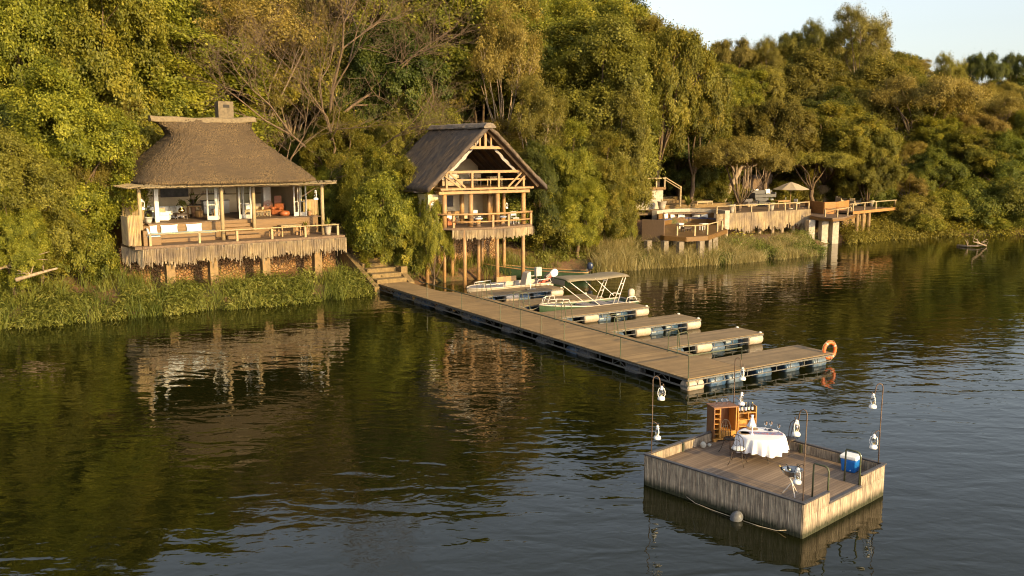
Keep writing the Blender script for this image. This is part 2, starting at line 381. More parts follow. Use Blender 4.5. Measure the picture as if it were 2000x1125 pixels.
proto('airy', (4.6,4.6,3.4), 7.2, nl=26, lr=1.25, npf=26, nlf=110, ls=.11, mat='leaf_khaki', pr=.5, low=-.3, fill=.4, trunk=dict(nlimb=13, twigs=9, r0=.22, mat=MAT['bark_pale']))
proto('umbrella', (5.0,5.0,1.6), 6.4, nl=30, lr=1.1, npf=28, nlf=115, ls=.11, mat='leaf_olive', pr=.42, low=-.2, flat=.5, trunk=dict(nlimb=6, twigs=7, r0=.24, fork=.4))
proto('bush', (2.4,2.4,1.9), 1.2, nl=24, lr=.85, npf=30, nlf=130, ls=.105, mat='leaf_green', pr=.34, low=-.4, trunk=dict(nlimb=10, r0=.1))
VARIANT = {}
def mesh_with(me, mat):
    k = (me.name, mat)
    if k not in VARIANT:
        c = me.copy(); c.materials.clear(); c.materials.append(MAT[mat]); VARIANT[k] = c
    return VARIANT[k]
NAMES = dict(lush='broadleaf_tree', vine='vine_covered_tree', weep='weeping_tree', dark='evergreen_tree', airy='thin_leaved_tree', umbrella='flat_topped_tree', bush='bush', bare='bare_tree')
TREES = []
trnd = random.Random(77)
def tree(kind, px, pytop, Y, wpx, mat=None, label=None, cat=None, lean=None, v=None, zbase=None):
    x, _, zt = pt(px, pytop, Y)
    g = gz(x, Y) if zbase is None else zbase
    me, tm, h0, r0 = PROTO[kind][trnd.randrange(len(PROTO[kind])) if v is None else v]
    if mat: me = mesh_with(me, mat)
    sz = max(zt-g, .8)/h0; sx = wpx*Y/FPX/2/r0
    e = thing(NAMES[kind], label, cat or ('bush' if kind == 'bush' else 'tree'), (x, Y, g), trnd.uniform(0, 6.28))
    e.scale = (sx, sx, sz)
    if lean: e.rotation_euler = (lean[1], lean[0], e.rotation_euler.z)
    link('trunk', tm, e); link('crown', me, e)
    TREES.append([e, kind, mat, px, pytop, Y]); return e
# ------------------------------------------------------------------ forest
def inrect(x, y, ox, oy, ang, a0, a1, b0, b1):
    c, s = math.cos(ang), math.sin(ang); dx, dy = x-ox, y-oy; a = dx*c+dy*s; b = -dx*s+dy*c
    return a0 < a < a1 and b0 < b < b1
H1 = (-22.8, 57.0, R(34.8)); H2 = (-4.83, 65.4, R(30)); RD = (19.9, 89.0, R(32))
def blocked(x, y):
    return (inrect(x, y, *H1, -2.5, 15.5, -6, 13.0) or inrect(x, y, *H2, -3.2, 9.5, -8, 12) or
            inrect(x, y, *RD, -14, 32, -12, 13) or inrect(x, y, *H1, 12, 19, -6, 9) or shore_s(np.array([x]), np.array([y]))[0] < 3)
def blocked_low(x, y): return inrect(x, y, *H1, -2, 13, 1, 11) or inrect(x, y, *H2, -1.5, 7, -2, 8) or inrect(x, y, *RD, -12, 30, -1, 13) or inrect(x, y, *H1, 13.5, 17, -6, 8)
SKX = [0,1290,1320,1345,1400,1450,1500,1560,1640,1700,1750,1800,1850,1930,2000,2400]
SKY_ = [-90,-60,35,95,105,105,90,75,60,60,85,118,128,128,135,140]
ca, sa = math.cos(R(32)), math.sin(R(32))
KW = dict(lush=10.5, vine=12.5, weep=11.5, dark=12, airy=11.5, umbrella=8.5)
for row, s0 in enumerate([9, 15, 22, 30, 39, 49, 60, 72]):
    step = 6.4 if row < 5 else 7.5; a = -45
    while a < 150:
        a += step*trnd.uniform(.8, 1.2); s = s0 + trnd.uniform(-2, 2)
        ox, oy = -18.8, 56.5; x = ox+a*ca-s*sa; y = oy+a*sa+s*ca
        if blocked(x, y) or y < 45: continue
        ss = float(shore_s(np.array([x]), np.array([y]))[0])
        g = gz(x, y); kind = trnd.choices(['lush','weep','dark','airy','umbrella','vine'], [3,3.2,1.8,2.4,.7 if row < 4 else 2.4, 1.6])[0]
        H = KW[kind]*trnd.uniform(.8, 1.2)*(.62 if ss < 12 else (.85 if ss < 20 else 1))
        px = 1000 + x/(y*math.cos(TH))*FPX
        if px < 1180 and row > 1: H *= 1.5
        if px < -130 or px > 2150: continue
        dz = y*math.cos(TH)+(CAMH-g-H)*math.sin(TH)
        px = 1000 + x/dz*FPX; py = 562.5 - FPX*((-(CAMH-g-H)*math.cos(TH)+y*math.sin(TH))/dz)
        sk = float(np.interp(px, SKX, SKY_)) + trnd.uniform(0, 40)*(px > 1300)
        if py < sk:
            py = sk
            if pt(px, py, y)[2]-g < 3.5: continue
        me_h = pt(px, py, y)[2]-g
        wpx = me_h*trnd.uniform(.75, 1.0)*FPX/y*(1.35 if kind == 'umbrella' else 1)
        mt = None
        if kind in ('lush','weep','vine'): mt = trnd.choice({'lush': ['leaf_green','leaf_bright','leaf_olive'], 'weep': ['leaf_olive','leaf_bright','leaf_khaki'], 'vine': ['leaf_bright','leaf_olive','leaf_green']}[kind])
        tree(kind, px, py, y, wpx, mt)
for row, s0 in enumerate([8, 12.5, 18, 25, 33, 43]):
    a = -42
    while a < 130:
        a += trnd.uniform(2.6, 4.2)*(1+row*.12); s = s0 + trnd.uniform(-1.8, 1.8); x = -18.8+a*ca-s*sa; y = 56.5+a*sa+s*ca
        if blocked(x, y) or y < 45: continue
        g = gz(x, y); px = 1000+x/y*FPX
        if px < -60 or px > 2060: continue
        H = trnd.uniform(2.6, 4.6); dz = y*math.cos(TH)+(CAMH-g-H)*math.sin(TH)
        px = 1000 + x/dz*FPX; py = 562.5 - FPX*((-(CAMH-g-H)*math.cos(TH)+y*math.sin(TH))/dz)
        if py < np.interp(px, SKX, SKY_)+20: continue
        tree('bush', px, py, y, H*trnd.uniform(1.1, 1.6)*FPX/y, trnd.choice(['leaf_green','leaf_dark','leaf_olive','leaf_bright','leaf_olive']))
# hand placed trees in front
K = [ # kind, px, pytop, Y, width px, material
 ('vine', 40, -150, 66, 250, 'leaf_bright'), ('vine', 190, -130, 69, 260, 'leaf_bright'), ('vine', 110, 130, 60, 230, 'leaf_bright'),
 ('weep', 228, 200, 65, 130, 'leaf_olive'), ('vine', 20, 250, 55, 190, 'leaf_olive'), ('vine', 330, -120, 78, 230, 'leaf_bright'),
 ('weep', 165, 280, 61, 150, 'leaf_olive'), ('vine', 70, 385, 55.5, 120, 'leaf_bright'), ('vine', 10, 360, 53, 130, 'leaf_bright'), ('bush', 150, 420, 57.5, 130, 'leaf_green'),
 ('lush', 300, 60, 80, 150, 'leaf_bright'), ('lush', 400, 80, 82, 130, 'leaf_olive'), ('airy', 560, 90, 82, 200, 'leaf_khaki'),
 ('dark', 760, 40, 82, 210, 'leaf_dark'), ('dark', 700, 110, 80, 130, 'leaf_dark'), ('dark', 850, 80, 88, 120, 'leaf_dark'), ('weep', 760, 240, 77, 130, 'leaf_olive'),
 ('airy', 985, 10, 84, 190, 'leaf_khaki'), ('airy', 1050, 150, 80, 150, 'leaf_olive'),
 ('vine', 665, 215, 75, 130, 'leaf_bright'), ('vine', 720, 290, 72, 110, 'leaf_bright'),
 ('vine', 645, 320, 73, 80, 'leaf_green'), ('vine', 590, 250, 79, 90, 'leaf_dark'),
 ('vine', 790, 312, 68.5, 92, 'leaf_bright'), ('lush', 768, 392, 66.8, 150, 'leaf_bright', -1.9), ('lush', 762, 338, 67.5, 175, 'leaf_bright', -1.2), ('lush', 735, 300, 71, 150, 'leaf_bright', -.6), ('lush', 846, 378, 65.9, 75, 'leaf_bright', -1.2), ('bush', 800, 465, 66.9, 60, 'leaf_green'),
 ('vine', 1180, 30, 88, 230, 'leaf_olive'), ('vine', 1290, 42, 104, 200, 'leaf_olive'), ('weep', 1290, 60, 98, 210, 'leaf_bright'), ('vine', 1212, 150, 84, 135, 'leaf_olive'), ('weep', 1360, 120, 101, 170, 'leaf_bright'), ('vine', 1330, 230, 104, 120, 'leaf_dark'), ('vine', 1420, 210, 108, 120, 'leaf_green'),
 ('vine', 1115, 240, 78, 140, 'leaf_bright'), ('vine', 1185, 262, 79.5, 130, 'leaf_bright'), ('vine', 1062, 280, 76.5, 90, 'leaf_dark'), ('vine', 1206, 330, 80, 75, 'leaf_bright'), ('vine', 1130, 350, 76.5, 110, 'leaf_bright'),
 ('umbrella', 1450, 275, 95, 190, 'leaf_khaki'), ('weep', 1500, 200, 106, 200, 'leaf_olive'), ('weep', 1620, 205, 110, 210, 'leaf_bright'), ('weep', 1690, 240, 108, 150, 'leaf_bright'),
 ('umbrella', 1590, 290, 106, 200, 'leaf_olive'), ('weep', 1700, 290, 106, 120, 'leaf_olive'),
 ('lush', 1600, 100, 128, 200, 'leaf_olive'), ('lush', 1730, 110, 126, 200, 'leaf_olive'), ('umbrella', 1800, 150, 120, 240, 'leaf_khaki'),
 ('lush', 1810, 290, 109, 130, 'leaf_green'), ('lush', 1900, 250, 114, 170, 'leaf_bright'), ('lush', 1980, 260, 112, 150, 'leaf_green'),
 ('bush', 1780, 380, 105, 110, 'leaf_olive'), ('bush', 1840, 370, 107, 120, 'leaf_bright'), ('bush', 1900, 350, 108, 130, 'leaf_green'), ('bush', 1965, 350, 107, 130, 'leaf_green'), ('bush', 1930, 420, 106.3, 70, 'leaf_bright'), ('bush', 1800, 415, 103, 80, 'leaf_bright'),
 ('bush', 1990, 400, 106.5, 90, 'leaf_green'),
 ('airy', 1690, 12, 138, 125, 'leaf_khaki'), ('umbrella', 1560, 60, 142, 100, 'leaf_olive'), ('umbrella', 1425, 76, 140, 110, 'leaf_olive'), ('airy', 1500, 70, 140, 80, 'leaf_olive'), ('airy', 1610, 40, 140, 90, 'leaf_olive'), ('airy', 1862, 104, 142, 70, 'leaf_olive'), ('umbrella', 1925, 103, 142, 85, 'leaf_dark'), ('umbrella', 1980, 106, 144, 75, 'leaf_dark'),
 ('bush', 1385, 350, 104, 80, 'leaf_green'), ('bush', 1435, 358, 106, 80, 'leaf_olive'), ('bush', 1530, 352, 110, 90, 'leaf_bright'), ('bush', 1580, 352, 110, 80, 'leaf_olive'), ('bush', 1655, 345, 110, 90, 'leaf_bright'), ('bush', 1715, 360, 107, 70, 'leaf_green'), ('bush', 1320, 345, 112, 80, 'leaf_dark'),
]
for k, px, py, Y, w, mt, *zb in K: tree(k, px, py, Y, w, mt, zbase=zb[0] if zb else None)
def finish_trees():
    land = [(150,'at the left end'), (330,'left of the thatched lodge'), (560,'behind the thatched lodge'), (760,'between the lodge and the gabled cabin'), (980,'behind the gabled cabin'), (1200,'right of the gabled cabin'), (1420,'above the sunken lounge'), (1600,'behind the terrace umbrella'), (1760,'above the far terrace'), (9999,'at the right end')]
    look = {'leaf_bright':'yellow-green','leaf_green':'fresh green','leaf_olive':'olive','leaf_dark':'dark green','leaf_khaki':'khaki', 'leaf_dry':'straw-coloured'}
    form = dict(lush='broadleaf tree', vine='creeper-draped tree', weep='drooping tree', dark='dense evergreen tree', airy='loose thin-leaved tree', umbrella='flat-topped tree', bush='leafy bush', bare='leafless tree')
    dflt = dict(lush='leaf_green', vine='leaf_bright', weep='leaf_olive', dark='leaf_dark', airy='leaf_khaki', umbrella='leaf_olive', bush='leaf_green', bare='leaf_khaki')
    g = {}
    for T in TREES:
        e, kind, mt, px, py, Y = T
        if 'label' in e: continue
        pl = next(n for x, n in land if px < x); h = 'high up ' if py < 90 else ('halfway up ' if py < 230 else 'low down ')
        w = ('bare grey ' if kind == 'bare' else look[mt or dflt[kind]]+' ')+form[kind]+' '+h+pl
        g.setdefault(w, []).append(T)
        e['group'] = 'bushes along the river bank' if kind == 'bush' else 'trees on the wooded river bank'
    for w, L in g.items():
        if len(L) == 1: L[0][0]['label'] = w; continue
        L.sort(key=lambda T: T[3]); od = ['leftmost','second from left','third from left','fourth from left','fifth from left','sixth from left','seventh from left','eighth from left','ninth from left','tenth from left','eleventh from left','twelfth from left','thirteenth from left','fourteenth from left','fifteenth from left']
        for i, T in enumerate(L):
            T[0]['label'] = (od[i] if i < len(L)-1 else 'rightmost') + ' ' + w if i < 15 else w
# ------------------------------------------------------------------ building materials
MAT['deck'] = M('deck_boards', (.20,.125,.07), (.10,.06,.035), 5, .75, (1.2,14,1), .4)
MAT['deck_red'] = M('stained_boards', (.20,.10,.022), (.10,.05,.012), 3, .55, (.6,2,16), .5, bd=.01)
MAT['thatch'] = M('thatch', (.21,.135,.06), (.03,.018,.008), 9, .95, (1.6,1.6,.6), 1.0, bd=.09, lo=.36, hi=.66, big=(.6,(.085,.055,.028)))
MAT['thatch_cap'] = M('ridge_capping', (.25,.185,.10), (.14,.10,.055), 6, .9, (1,1,1), .4)
MAT['reed'] = M('reed_stalks', (.56,.42,.20), (.32,.22,.10), 9, .8, (3,3,.25), .4, big=(1.3,(.34,.24,.15)))
MAT['reed_grey'] = M('weathered_reeds', (.60,.47,.28), (.28,.20,.11), 14, .85, (2.2,2.2,.15), .4, big=(.8,(.24,.18,.13)))
MAT['pole'] = M('peeled_pole', (.52,.38,.19), (.32,.22,.10), 5, .7, (2,2,.35), .4, big=(2.5,(.30,.23,.14)))
MAT['pine'] = M('varnished_pine', (.48,.27,.10), (.30,.16,.055), 4, .55, (2,2,.5), .3, big=(2.0,(.25,.15,.075)))
MAT['plaster'] = M('cream_plaster', (.78,.65,.42), (.66,.53,.33), 2.5, .85, bmp=.1)  # cream yellowed to put a warm glow into the lodge interior
MAT['white'] = M('white_paint', (.80,.76,.68), (.66,.61,.53), 6, .5, bmp=.1)
MAT['fabric_white'] = M('white_cloth', (.82,.79,.74), (.74,.71,.67), 10, .9, bmp=.15)
MAT['fabric_blue'] = M('pale_blue_cloth', (.47,.66,.72), (.38,.55,.62), 10, .9, bmp=.15)
MAT['fabric_navy'] = M('navy_cloth', (.07,.08,.17), (.04,.05,.11), 10, .9, bmp=.15)
MAT['fabric_beige'] = M('beige_cloth', (.45,.35,.23), (.36,.27,.17), 12, .9, bmp=.2)
MAT['leather'] = M('tan_leather', (.42,.13,.045), (.26,.08,.03), 6, .4, bmp=.2)
MAT['wicker'] = M('wicker', (.55,.33,.12), (.24,.13,.05), 45, .7, (1,1,2), .6)
MAT['darkwood'] = M('dark_wood', (.085,.05,.03), (.04,.025,.015), 6, .5, (2,2,.4), .2)
MAT['pillar'] = M('rendered_pillar', (.31,.195,.085), (.19,.12,.05), 3, .85, bmp=.3)
MAT['concrete'] = M('pale_concrete', (.48,.41,.32), (.30,.25,.19), 3, .85, bmp=.3)
MAT['pot'] = M('grey_pot', (.50,.48,.42), (.36,.34,.29), 5, .7, bmp=.2)
MAT['terracotta'] = M('terracotta', (.50,.28,.15), (.36,.19,.10), 5, .8, bmp=.2)
MAT['brass'] = M('brass', (.75,.58,.28), None, 5, .25, bmp=0, metal=1)
MAT['dark'] = M('opening_shade', (.05,.04,.03), (.03,.025,.02), 4, .9)
MAT['iron'] = M('black_iron', (.05,.045,.04), (.09,.06,.04), 12, .5, metal=.7, bmp=.1)
MAT['painting'] = M('painting_canvas', (.10,.09,.085), (.015,.014,.014), 2.2, .6, bmp=0)
m, t, b, o = nodes('window_glass')
b.inputs['Base Color'].default_value = (.9,.95,.93,1); b.inputs['Roughness'].default_value = .03; b.inputs['Transmission Weight'].default_value = 1; b.inputs['IOR'].default_value = 1.1
MAT['glass'] = m
m, t, b, o = nodes('clear_glass')
b.inputs['Base Color'].default_value = (1,1,1,1); b.inputs['Roughness'].default_value = .02; b.inputs['Transmission Weight'].default_value = 1; b.inputs['IOR'].default_value = 1.45
MAT['clear'] = m
m, t, b, o = nodes('rubble_stone_wall'); v = coords(t)
vo = t.nodes.new('ShaderNodeTexVoronoi'); vo.feature = 'DISTANCE_TO_EDGE'; vo.inputs['Scale'].default_value = 5.6; t.links.new(v, vo.inputs['Vector'])
vc = t.nodes.new('ShaderNodeTexVoronoi'); vc.inputs['Scale'].default_value = 5.6; t.links.new(v, vc.inputs['Vector'])
sp = t.nodes.new('ShaderNodeSeparateColor'); t.links.new(vc.outputs['Color'], sp.inputs[0])
c = ramp(t, sp.outputs[0], [(0, (.24,.11,.04)), (.5, (.30,.165,.065)), (1, (.36,.22,.10))])
nz = noise(t, v, 12, 5); c = mix(t, ramp(t, nz, [(.4, (0,0,0)), (.8, (.6,.6,.6))]), c, (.22,.11,.045))
c = mix(t, ramp(t, vo.outputs['Distance'], [(0, (.8,.8,.8)), (.06, (0,0,0))]), c, (.12,.065,.03))
t.links.new(c, b.inputs['Base Color']); b.inputs['Roughness'].default_value = .9
bump(t, b, ramp(t, vo.outputs['Distance'], [(0, (0,0,0)), (.16, (1,1,1))]), 1, .09); MAT['stone'] = m

def fr(F, a, b, z=0):
    c, s = math.cos(F[2]), math.sin(F[2]); return (F[0]+a*c-b*s, F[1]+a*s+b*c, z)
def sticks(mb, p, q, z1, z0, dz, w, th, rnd, gap=1.0, jig=.02, flip=1):
    """a hanging row of reed stalks from p to q, tops at z1, bottoms near z0"""
    p = Vector(p); q = Vector(q); L = (q-p).length; d = (q-p)/L; n = Vector((d.y, -d.x))*flip; x = 0; low = 0
    while x < L:
        ww = w*rnd.uniform(.6, 1.4); low = low*.8 + rnd.gauss(0, dz)*.6; zb = z0 + low + rnd.gauss(0, dz*.6)
        if rnd.random() < .05: zb -= dz*rnd.uniform(1, 3)
        c = p + d*(x+ww/2); o = rnd.uniform(-jig, jig); t0 = rnd.uniform(-.03, .03)
        a = c - d*ww/2 + n*o; e = c + d*ww/2 + n*o; f = c + n*(o+th)
        V = [(a.x,a.y,z1), (f.x,f.y,z1), (e.x,e.y,z1), (a.x+d.x*t0,a.y+d.y*t0,zb), (f.x+d.x*t0,f.y+d.y*t0,zb), (e.x+d.x*t0,e.y+d.y*t0,zb)]
        mb.add(V, [(0,3,4,1), (1,4,5,2), (0,1,2), (3,5,4), (0,2,5,3)]); x += ww*gap
def plant(label, loc, kind='spiky', h=.6, n=24, mat='leaf_herb', pot=None, group=None, cat='plant', name='potted_plant', pr=.22, ph=.4, bl=None):
    T = thing(name, label, cat, loc, 0, group); z0 = 0
    rs = np.random.RandomState(hash_(label))
    if pot:
        z0 = ph*.92
        MB().lathe([(pr*.62,0),(pr*.8,ph*.4),(pr*.98,ph*.88),(pr*1.08,ph*.9),(pr*1.08,ph),(pr*.92,ph),(pr*.88,ph*.9),(.01,ph*.9)], n=18).build('pot', MAT[pot], T, smooth=True)
    V = []; Q = []; k = 0; cols = []
    for i in range(n):
        an = rs.rand()*6.28; el = rs.uniform(.15, 1.0) if kind == 'spiky' else rs.uniform(.4, 1.1)
        L = h*rs.uniform(.7, 1.2); w = (.05 if kind == 'spiky' else .03)*max(h, .5)*(bl or 1)
        d = np.array([math.cos(an), math.sin(an), 0]); sd_ = np.array([-d[1], d[0], 0])
        pts = []
        for j in range(5):
            f = j/4; r_ = L*f*math.cos(el*1.2); pts.append(d*(r_*.8+.02) + np.array([0,0,z0 + L*math.sin(el*1.2)*f - .45*L*(f**2)*(1-el*.5)]))
        for j in range(5):
            ww = w*(1-(j/4)**2)+.004; V += [pts[j]-sd_*ww, pts[j]+sd_*ww]; cols += [rs.uniform(.2,1)]*2
        for j in range(4): Q.append([k+2*j, k+2*j+1, k+2*j+3, k+2*j+2])
        k += 10
    link('leaves', npmesh('leaves', np.array(V), np.array(Q), MAT[mat], col=np.array(cols)), T); return T
def table(label, cat, F, a, b, z, sx, sy, h, mat='pole', round_=False, rz=0, legw=.07, group=None, top=None, cross=True):
    T = thing('table', label, cat, fr(F, a, b, z), F[2]+rz, group)
    if round_: MB().lathe([(.01,h-.05),(sx/2,h-.05),(sx/2,h),(.01,h)], n=24).build('table_top', MAT[top or mat], T)
    else: MB().box(-sx/2,-sy/2,h-.05,sx/2,sy/2,h).build('table_top', MAT[top or mat], T, bevel=.01)
    k = .33 if round_ else .5
    for i in (-1,1):
        for j in (-1,1):
            x = i*(sx*k-legw); y = j*(sy*k-legw); MB().box(x-legw/2,y-legw/2,0,x+legw/2,y+legw/2,h-.052).build('leg', MAT[mat], T)
    if cross:
        mb = MB()
        for j in (-1,1): mb.box(-sx*k+legw*1.6, j*(sy*k-legw)-.02, h-.16, sx*k-legw*1.6, j*(sy*k-legw)+.02, h-.055)
        mb.build('apron', MAT[mat], T)
    return T
def sofa(label, cat, F, a, b, z, w, mat='fabric_white', rz=0, d=.85, group=None, pil=2, pm=None):
    T = thing('sofa' if w > 1.2 else 'armchair', label, cat, fr(F, a, b, z), F[2]+rz, group)
    MB().box(-w/2,-d/2,.06,w/2,d/2,.42).build('seat', MAT[mat], T, bevel=.05)
    MB().box(-w/2,d/2-.22,.425,w/2,d/2,.85).build('backrest', MAT[mat], T, bevel=.06)
    for i in (-1,1): x = i*(w/2-.09); MB().box(x-.09,-d/2,.425,x+.09,d/2-.225,.62).build('armrest', MAT[mat], T, bevel=.04)
    for i in (-1,1):
        for j in (-1,1): MB().box(i*(w/2-.1)-.03,j*(d/2-.1)-.03,0,i*(w/2-.1)+.03,j*(d/2-.1)+.03,.058).build('leg', MAT['darkwood'], T)
    return T
def cushion(label, F, a, b, z, w=.55, h=.45, t=.2, mat='fabric_white', rz=0, rx=-.25, group=None):
    o = MB().pillow((0,0,h*.5), w, h, t).build('cushion', MAT[mat], smooth=True)
    o.location = fr(F, a, b, z); o.rotation_euler = (rx, 0, F[2]+rz); return tag(o, label, 'cushion', group)

# ================================================================== thatched lodge
T1 = thing('thatched_lodge', 'large open-fronted lodge with brown thatched roof on a stilted timber deck', 'lodge', (H1[0],H1[1],0), H1[2])
rnd = random.Random(5)
DZ, PZ = 3.8, 5.0
MB().box(-.6,.02,DZ-.16,13.46,3.2,DZ).build('lower_deck', MAT['deck'], T1)
mb = MB()
for i in range(23): x = .1+i*.6; mb.box(x-.06,-.1,DZ-.3,x+.06,3.0,DZ-.162)
mb.build('joists', MAT['darkwood'], T1)
mb = MB(); sticks(mb, (-.1,-.02), (13.5,-.02), DZ-.17, 2.80, .1, .07, .03, rnd, 1.0, .02); sticks(mb, (-.1,-.09), (13.5,-.09), DZ-.17, 2.72, .13, .045, .035, rnd, 1.35, .03); mb.build('reed_fringe', MAT['reed_grey'], T1)
mb = MB(); sticks(mb, (-.8,2.9), (-.12,-.05), DZ-.17, 2.68, .1, .075, .04, rnd); mb.build('side_fringe', MAT['reed_grey'], T1); mb = MB(); sticks(mb, (13.5,-.05), (13.5,2.2), DZ-.17, 2.75, .1, .075, .04, rnd); mb.build('side_fringe', MAT['reed_grey'], T1)
MB().prism([(-.82,2.9),(-.14,-.08),(0,.02),(0,2.9)], DZ-.158, DZ-.01).build('deck_corner', MAT['deck'], T1)
for a in (1.6, 4.35, 7.88, 11.62): MB().box(a-.27,.5,-.6 if a > 2 else 0,a+.27,1.05,DZ-.31).build('pillar', MAT['pillar'], T1, bevel=.02)
# platform, bench, steps
mb = MB(); mb.box(.9,2.6,DZ+.002,5.6,3.4,PZ-.06); mb.box(8.0,2.6,DZ+.002,12.4,3.4,PZ-.06); mb.box(-.3,3.4,DZ-1.5,12.9,10.6,PZ-.06); mb.box(5.6,2.9,DZ+.002,8.0,3.4,PZ-.06)
mb.build('platform', MAT['deck_red'], T1)
mb = MB(); mb.box(.85,2.55,PZ-.058,5.62,3.4,PZ); mb.box(7.98,2.55,PZ-.058,12.45,3.4,PZ); mb.box(-.3,3.4,PZ-.058,12.95,10.65,PZ); mb.box(5.62,2.88,PZ-.058,7.98,3.4,PZ)
mb.build('platform_floor', MAT['deck'], T1)
mb = MB()
for i in range(4): mb.box(5.66,2.88-.32*(4-i)+.0,DZ+.002+(i*.24),7.94,2.88-.32*(3-i)-.002,DZ+.24*(i+1))
mb.build('steps', MAT['deck_red'], T1, bevel=.012)
mb = MB(); mb.box(.25,1.75,DZ+.004,4.9,2.54,DZ+.52); mb.box(.25,.45,DZ+.004,1.1,1.74,DZ+.52); mb.box(.0,.3,DZ+.003,.24,2.8,DZ+.95); mb.box(.25,2.0,DZ+.525,.84,3.39,DZ+1.1)
mb.build('built_in_bench', MAT['deck_red'], T1, bevel=.01)
for a in (.38,3.42,5.87,8.25,10.61,13.02): MB().box(a-.07,.18,DZ,a+.07,.32,4.48).build('railing_post', MAT['pole'], T1)
mb = MB(); mb.tube([(.2,.22,4.5),(1.8,.26,4.51),(3.42,.25,4.52),(5.87,.24,4.54),(8.25,.25,4.54),(10.6,.24,4.55),(13.1,.25,4.55)], .045, 7); mb.tube([(13.0,.2,4.54),(13.05,2.0,4.54)], .05, 7)
mb.build('railing', MAT['pole'], T1, smooth=True)
for a, b_, z0 in ((.1,1.3,DZ), (5.3,1.3,DZ), (7.75,2.2,DZ), (12.3,1.1,DZ)):
    MB().tube([(a,b_,z0),(a+rnd.uniform(-.04,.04),b_,6),(a,b_,7.55)], [.13,.125,.115], 10).build('post', MAT['pole'], T1, smooth=True)
MB().tube([(-.6,1.2,7.42),(6,1.25,7.38),(12.5,1.15,7.34)], .1, 8).build('eave_beam', MAT['pole'], T1, smooth=True)
# walls
mb = MB(); mb.box(.15,10.2,PZ,12.0,10.4,8.1); mb.box(.15,4.6,PZ,.3,10.2,8.1); mb.box(11.9,4.2,PZ,12.05,10.2,8.1); mb.build('wall', MAT['plaster'], T1)
mb = MB()
for a in (2.6,5.9,9.3): mb.box(a-.07,10.08,PZ,a+.07,10.19,8.0)
mb.box(.3,10.1,6.35,11.9,10.18,6.45); mb.build('wall_battens', MAT['pole'], T1)
for x0, x1, y in ((-.3,1.05,4.4),):
    mb = MB(); sticks(mb, (x0,y), (x1,y), 7.5, PZ, .01, .07, .04, rnd, jig=.01); mb.build('reed_wall', MAT['reed'], T1)
mb = MB(); sticks(mb, (-.72,.9), (-.1,.55), 5.72, DZ, .02, .08, .04, rnd, jig=.01); sticks(mb, (-.75,2.6), (-.72,.9), 5.65, DZ, .02, .08, .04, rnd, jig=.01); mb.build('reed_screen', MAT['reed'], T1)
mb = MB(); sticks(mb, (12.0,3.9), (13.1,3.9), 6.15, PZ, .02, .09, .04, rnd, jig=.01); mb.build('reed_fence', MAT['reed'], T1)
MB().box(11.95,3.4,PZ-.1,13.3,5.0,PZ-.065).build('side_landing', MAT['deck'], T1)
mb = MB()
for a in (1.72,): mb.box(a-.13,3.62,PZ,a+.13,3.86,7.6)
mb.build('door_pier', MAT['white'], T1)
MB().box(1.2,3.9,7.3,11.9,4.1,7.6).build('lintel', MAT['pole'], T1)
def doorleaf(a, b_, ang, w=.62, h=2.35):
    e = MB(); c, s = math.cos(ang), math.sin(ang)
    def bx(m_, u0, u1, z0, z1, th=.03):
        P = [(a+u*c - v*s, b_+u*s+v*c) for u, v in ((u0,-th),(u1,-th),(u1,th),(u0,th))]; m_.prism(P, z0, z1)
    bx(e, 0, .09, PZ, PZ+h); bx(e, w-.09, w, PZ, PZ+h); bx(e, .09, w-.09, PZ+h-.12, PZ+h); bx(e, .09, w-.09, PZ, PZ+.28); bx(e, .09, w-.09, PZ+1.0, PZ+1.06)
    o_ = e.build('folding_door', MAT['white'], T1)
    g = MB(); bx(g, .09, w-.09, PZ+.282, PZ+.998, .006); bx(g, .09, w-.09, PZ+1.062, PZ+h-.122, .006); g.build('pane', MAT['glass'], o_)
    hb = MB(); hx, hy = a+(w-.05)*c+.05*s, b_+(w-.05)*s-.05*c; hb.tube([(hx,hy,PZ+1.0),(hx,hy,PZ+1.3)], .015, 6); hb.build('handle', MAT['iron'], o_)
for a, b_, g in ((5.05,3.75,-.5), (5.65,3.5,1.1), (7.2,3.55,.9), (7.55,3.75,-.9), (8.0,3.5,1.2), (11.2,3.6,.7), (11.75,3.9,-1.1)): doorleaf(a, b_, g)
# roof
def roof_ring(k, n=120):
    """outline of the thatch at height fraction k, centre (5.7, 5.6)"""
    z = 7.72 + 4.1*k
    cx = np.interp(k, [0,.74,1], [6.2,6.15,5.7]); lx = np.interp(k, [0,.15,.4,.62,.74,.86,1], [6.05,5.45,4.3,3.3,2.9,3.0,3.5]); ly = 5.45*(1-k)**1.06 + .22
    p = 5.5 - 2.6*min(1, max(0, (k-.6)/.4)); out = []
    for i in range(n):
        t_ = 2*math.pi*i/n; c, s = math.cos(t_), math.sin(t_)
        out.append((cx+lx*math.copysign(abs(c)**(2/p), c), 5.75+ly*math.copysign(abs(s)**(2/p), s), z))
    return out
ks = [i/56 for i in range(57)]; V = []; n = 260; rr = random.Random(3)
base = roof_ring(0, n)
V += [(6.2+(x-6.2)*.93, 5.75+(y-5.75)*.92, z+.12) for x, y, z in base]; V += [(x, y, z-.16+rr.gauss(0,.02)) for x, y, z in base]
for k in ks: V += [(x+rr.gauss(0,.022), y+rr.gauss(0,.022), z+rr.gauss(0,.03)+.10*math.sin(x*1.7+z)*math.sin(y*1.3)*.3) for x, y, z in roof_ring(k, n)]
Q = [(i*n+j, i*n+(j+1) % n, (i+1)*n+(j+1) % n, (i+1)*n+j) for i in range(len(V)//n-1) for j in range(n)]
rf = MB().add(V, Q).build('thatched_roof', MAT['thatch'], T1, smooth=True)
mb = MB(); V = []
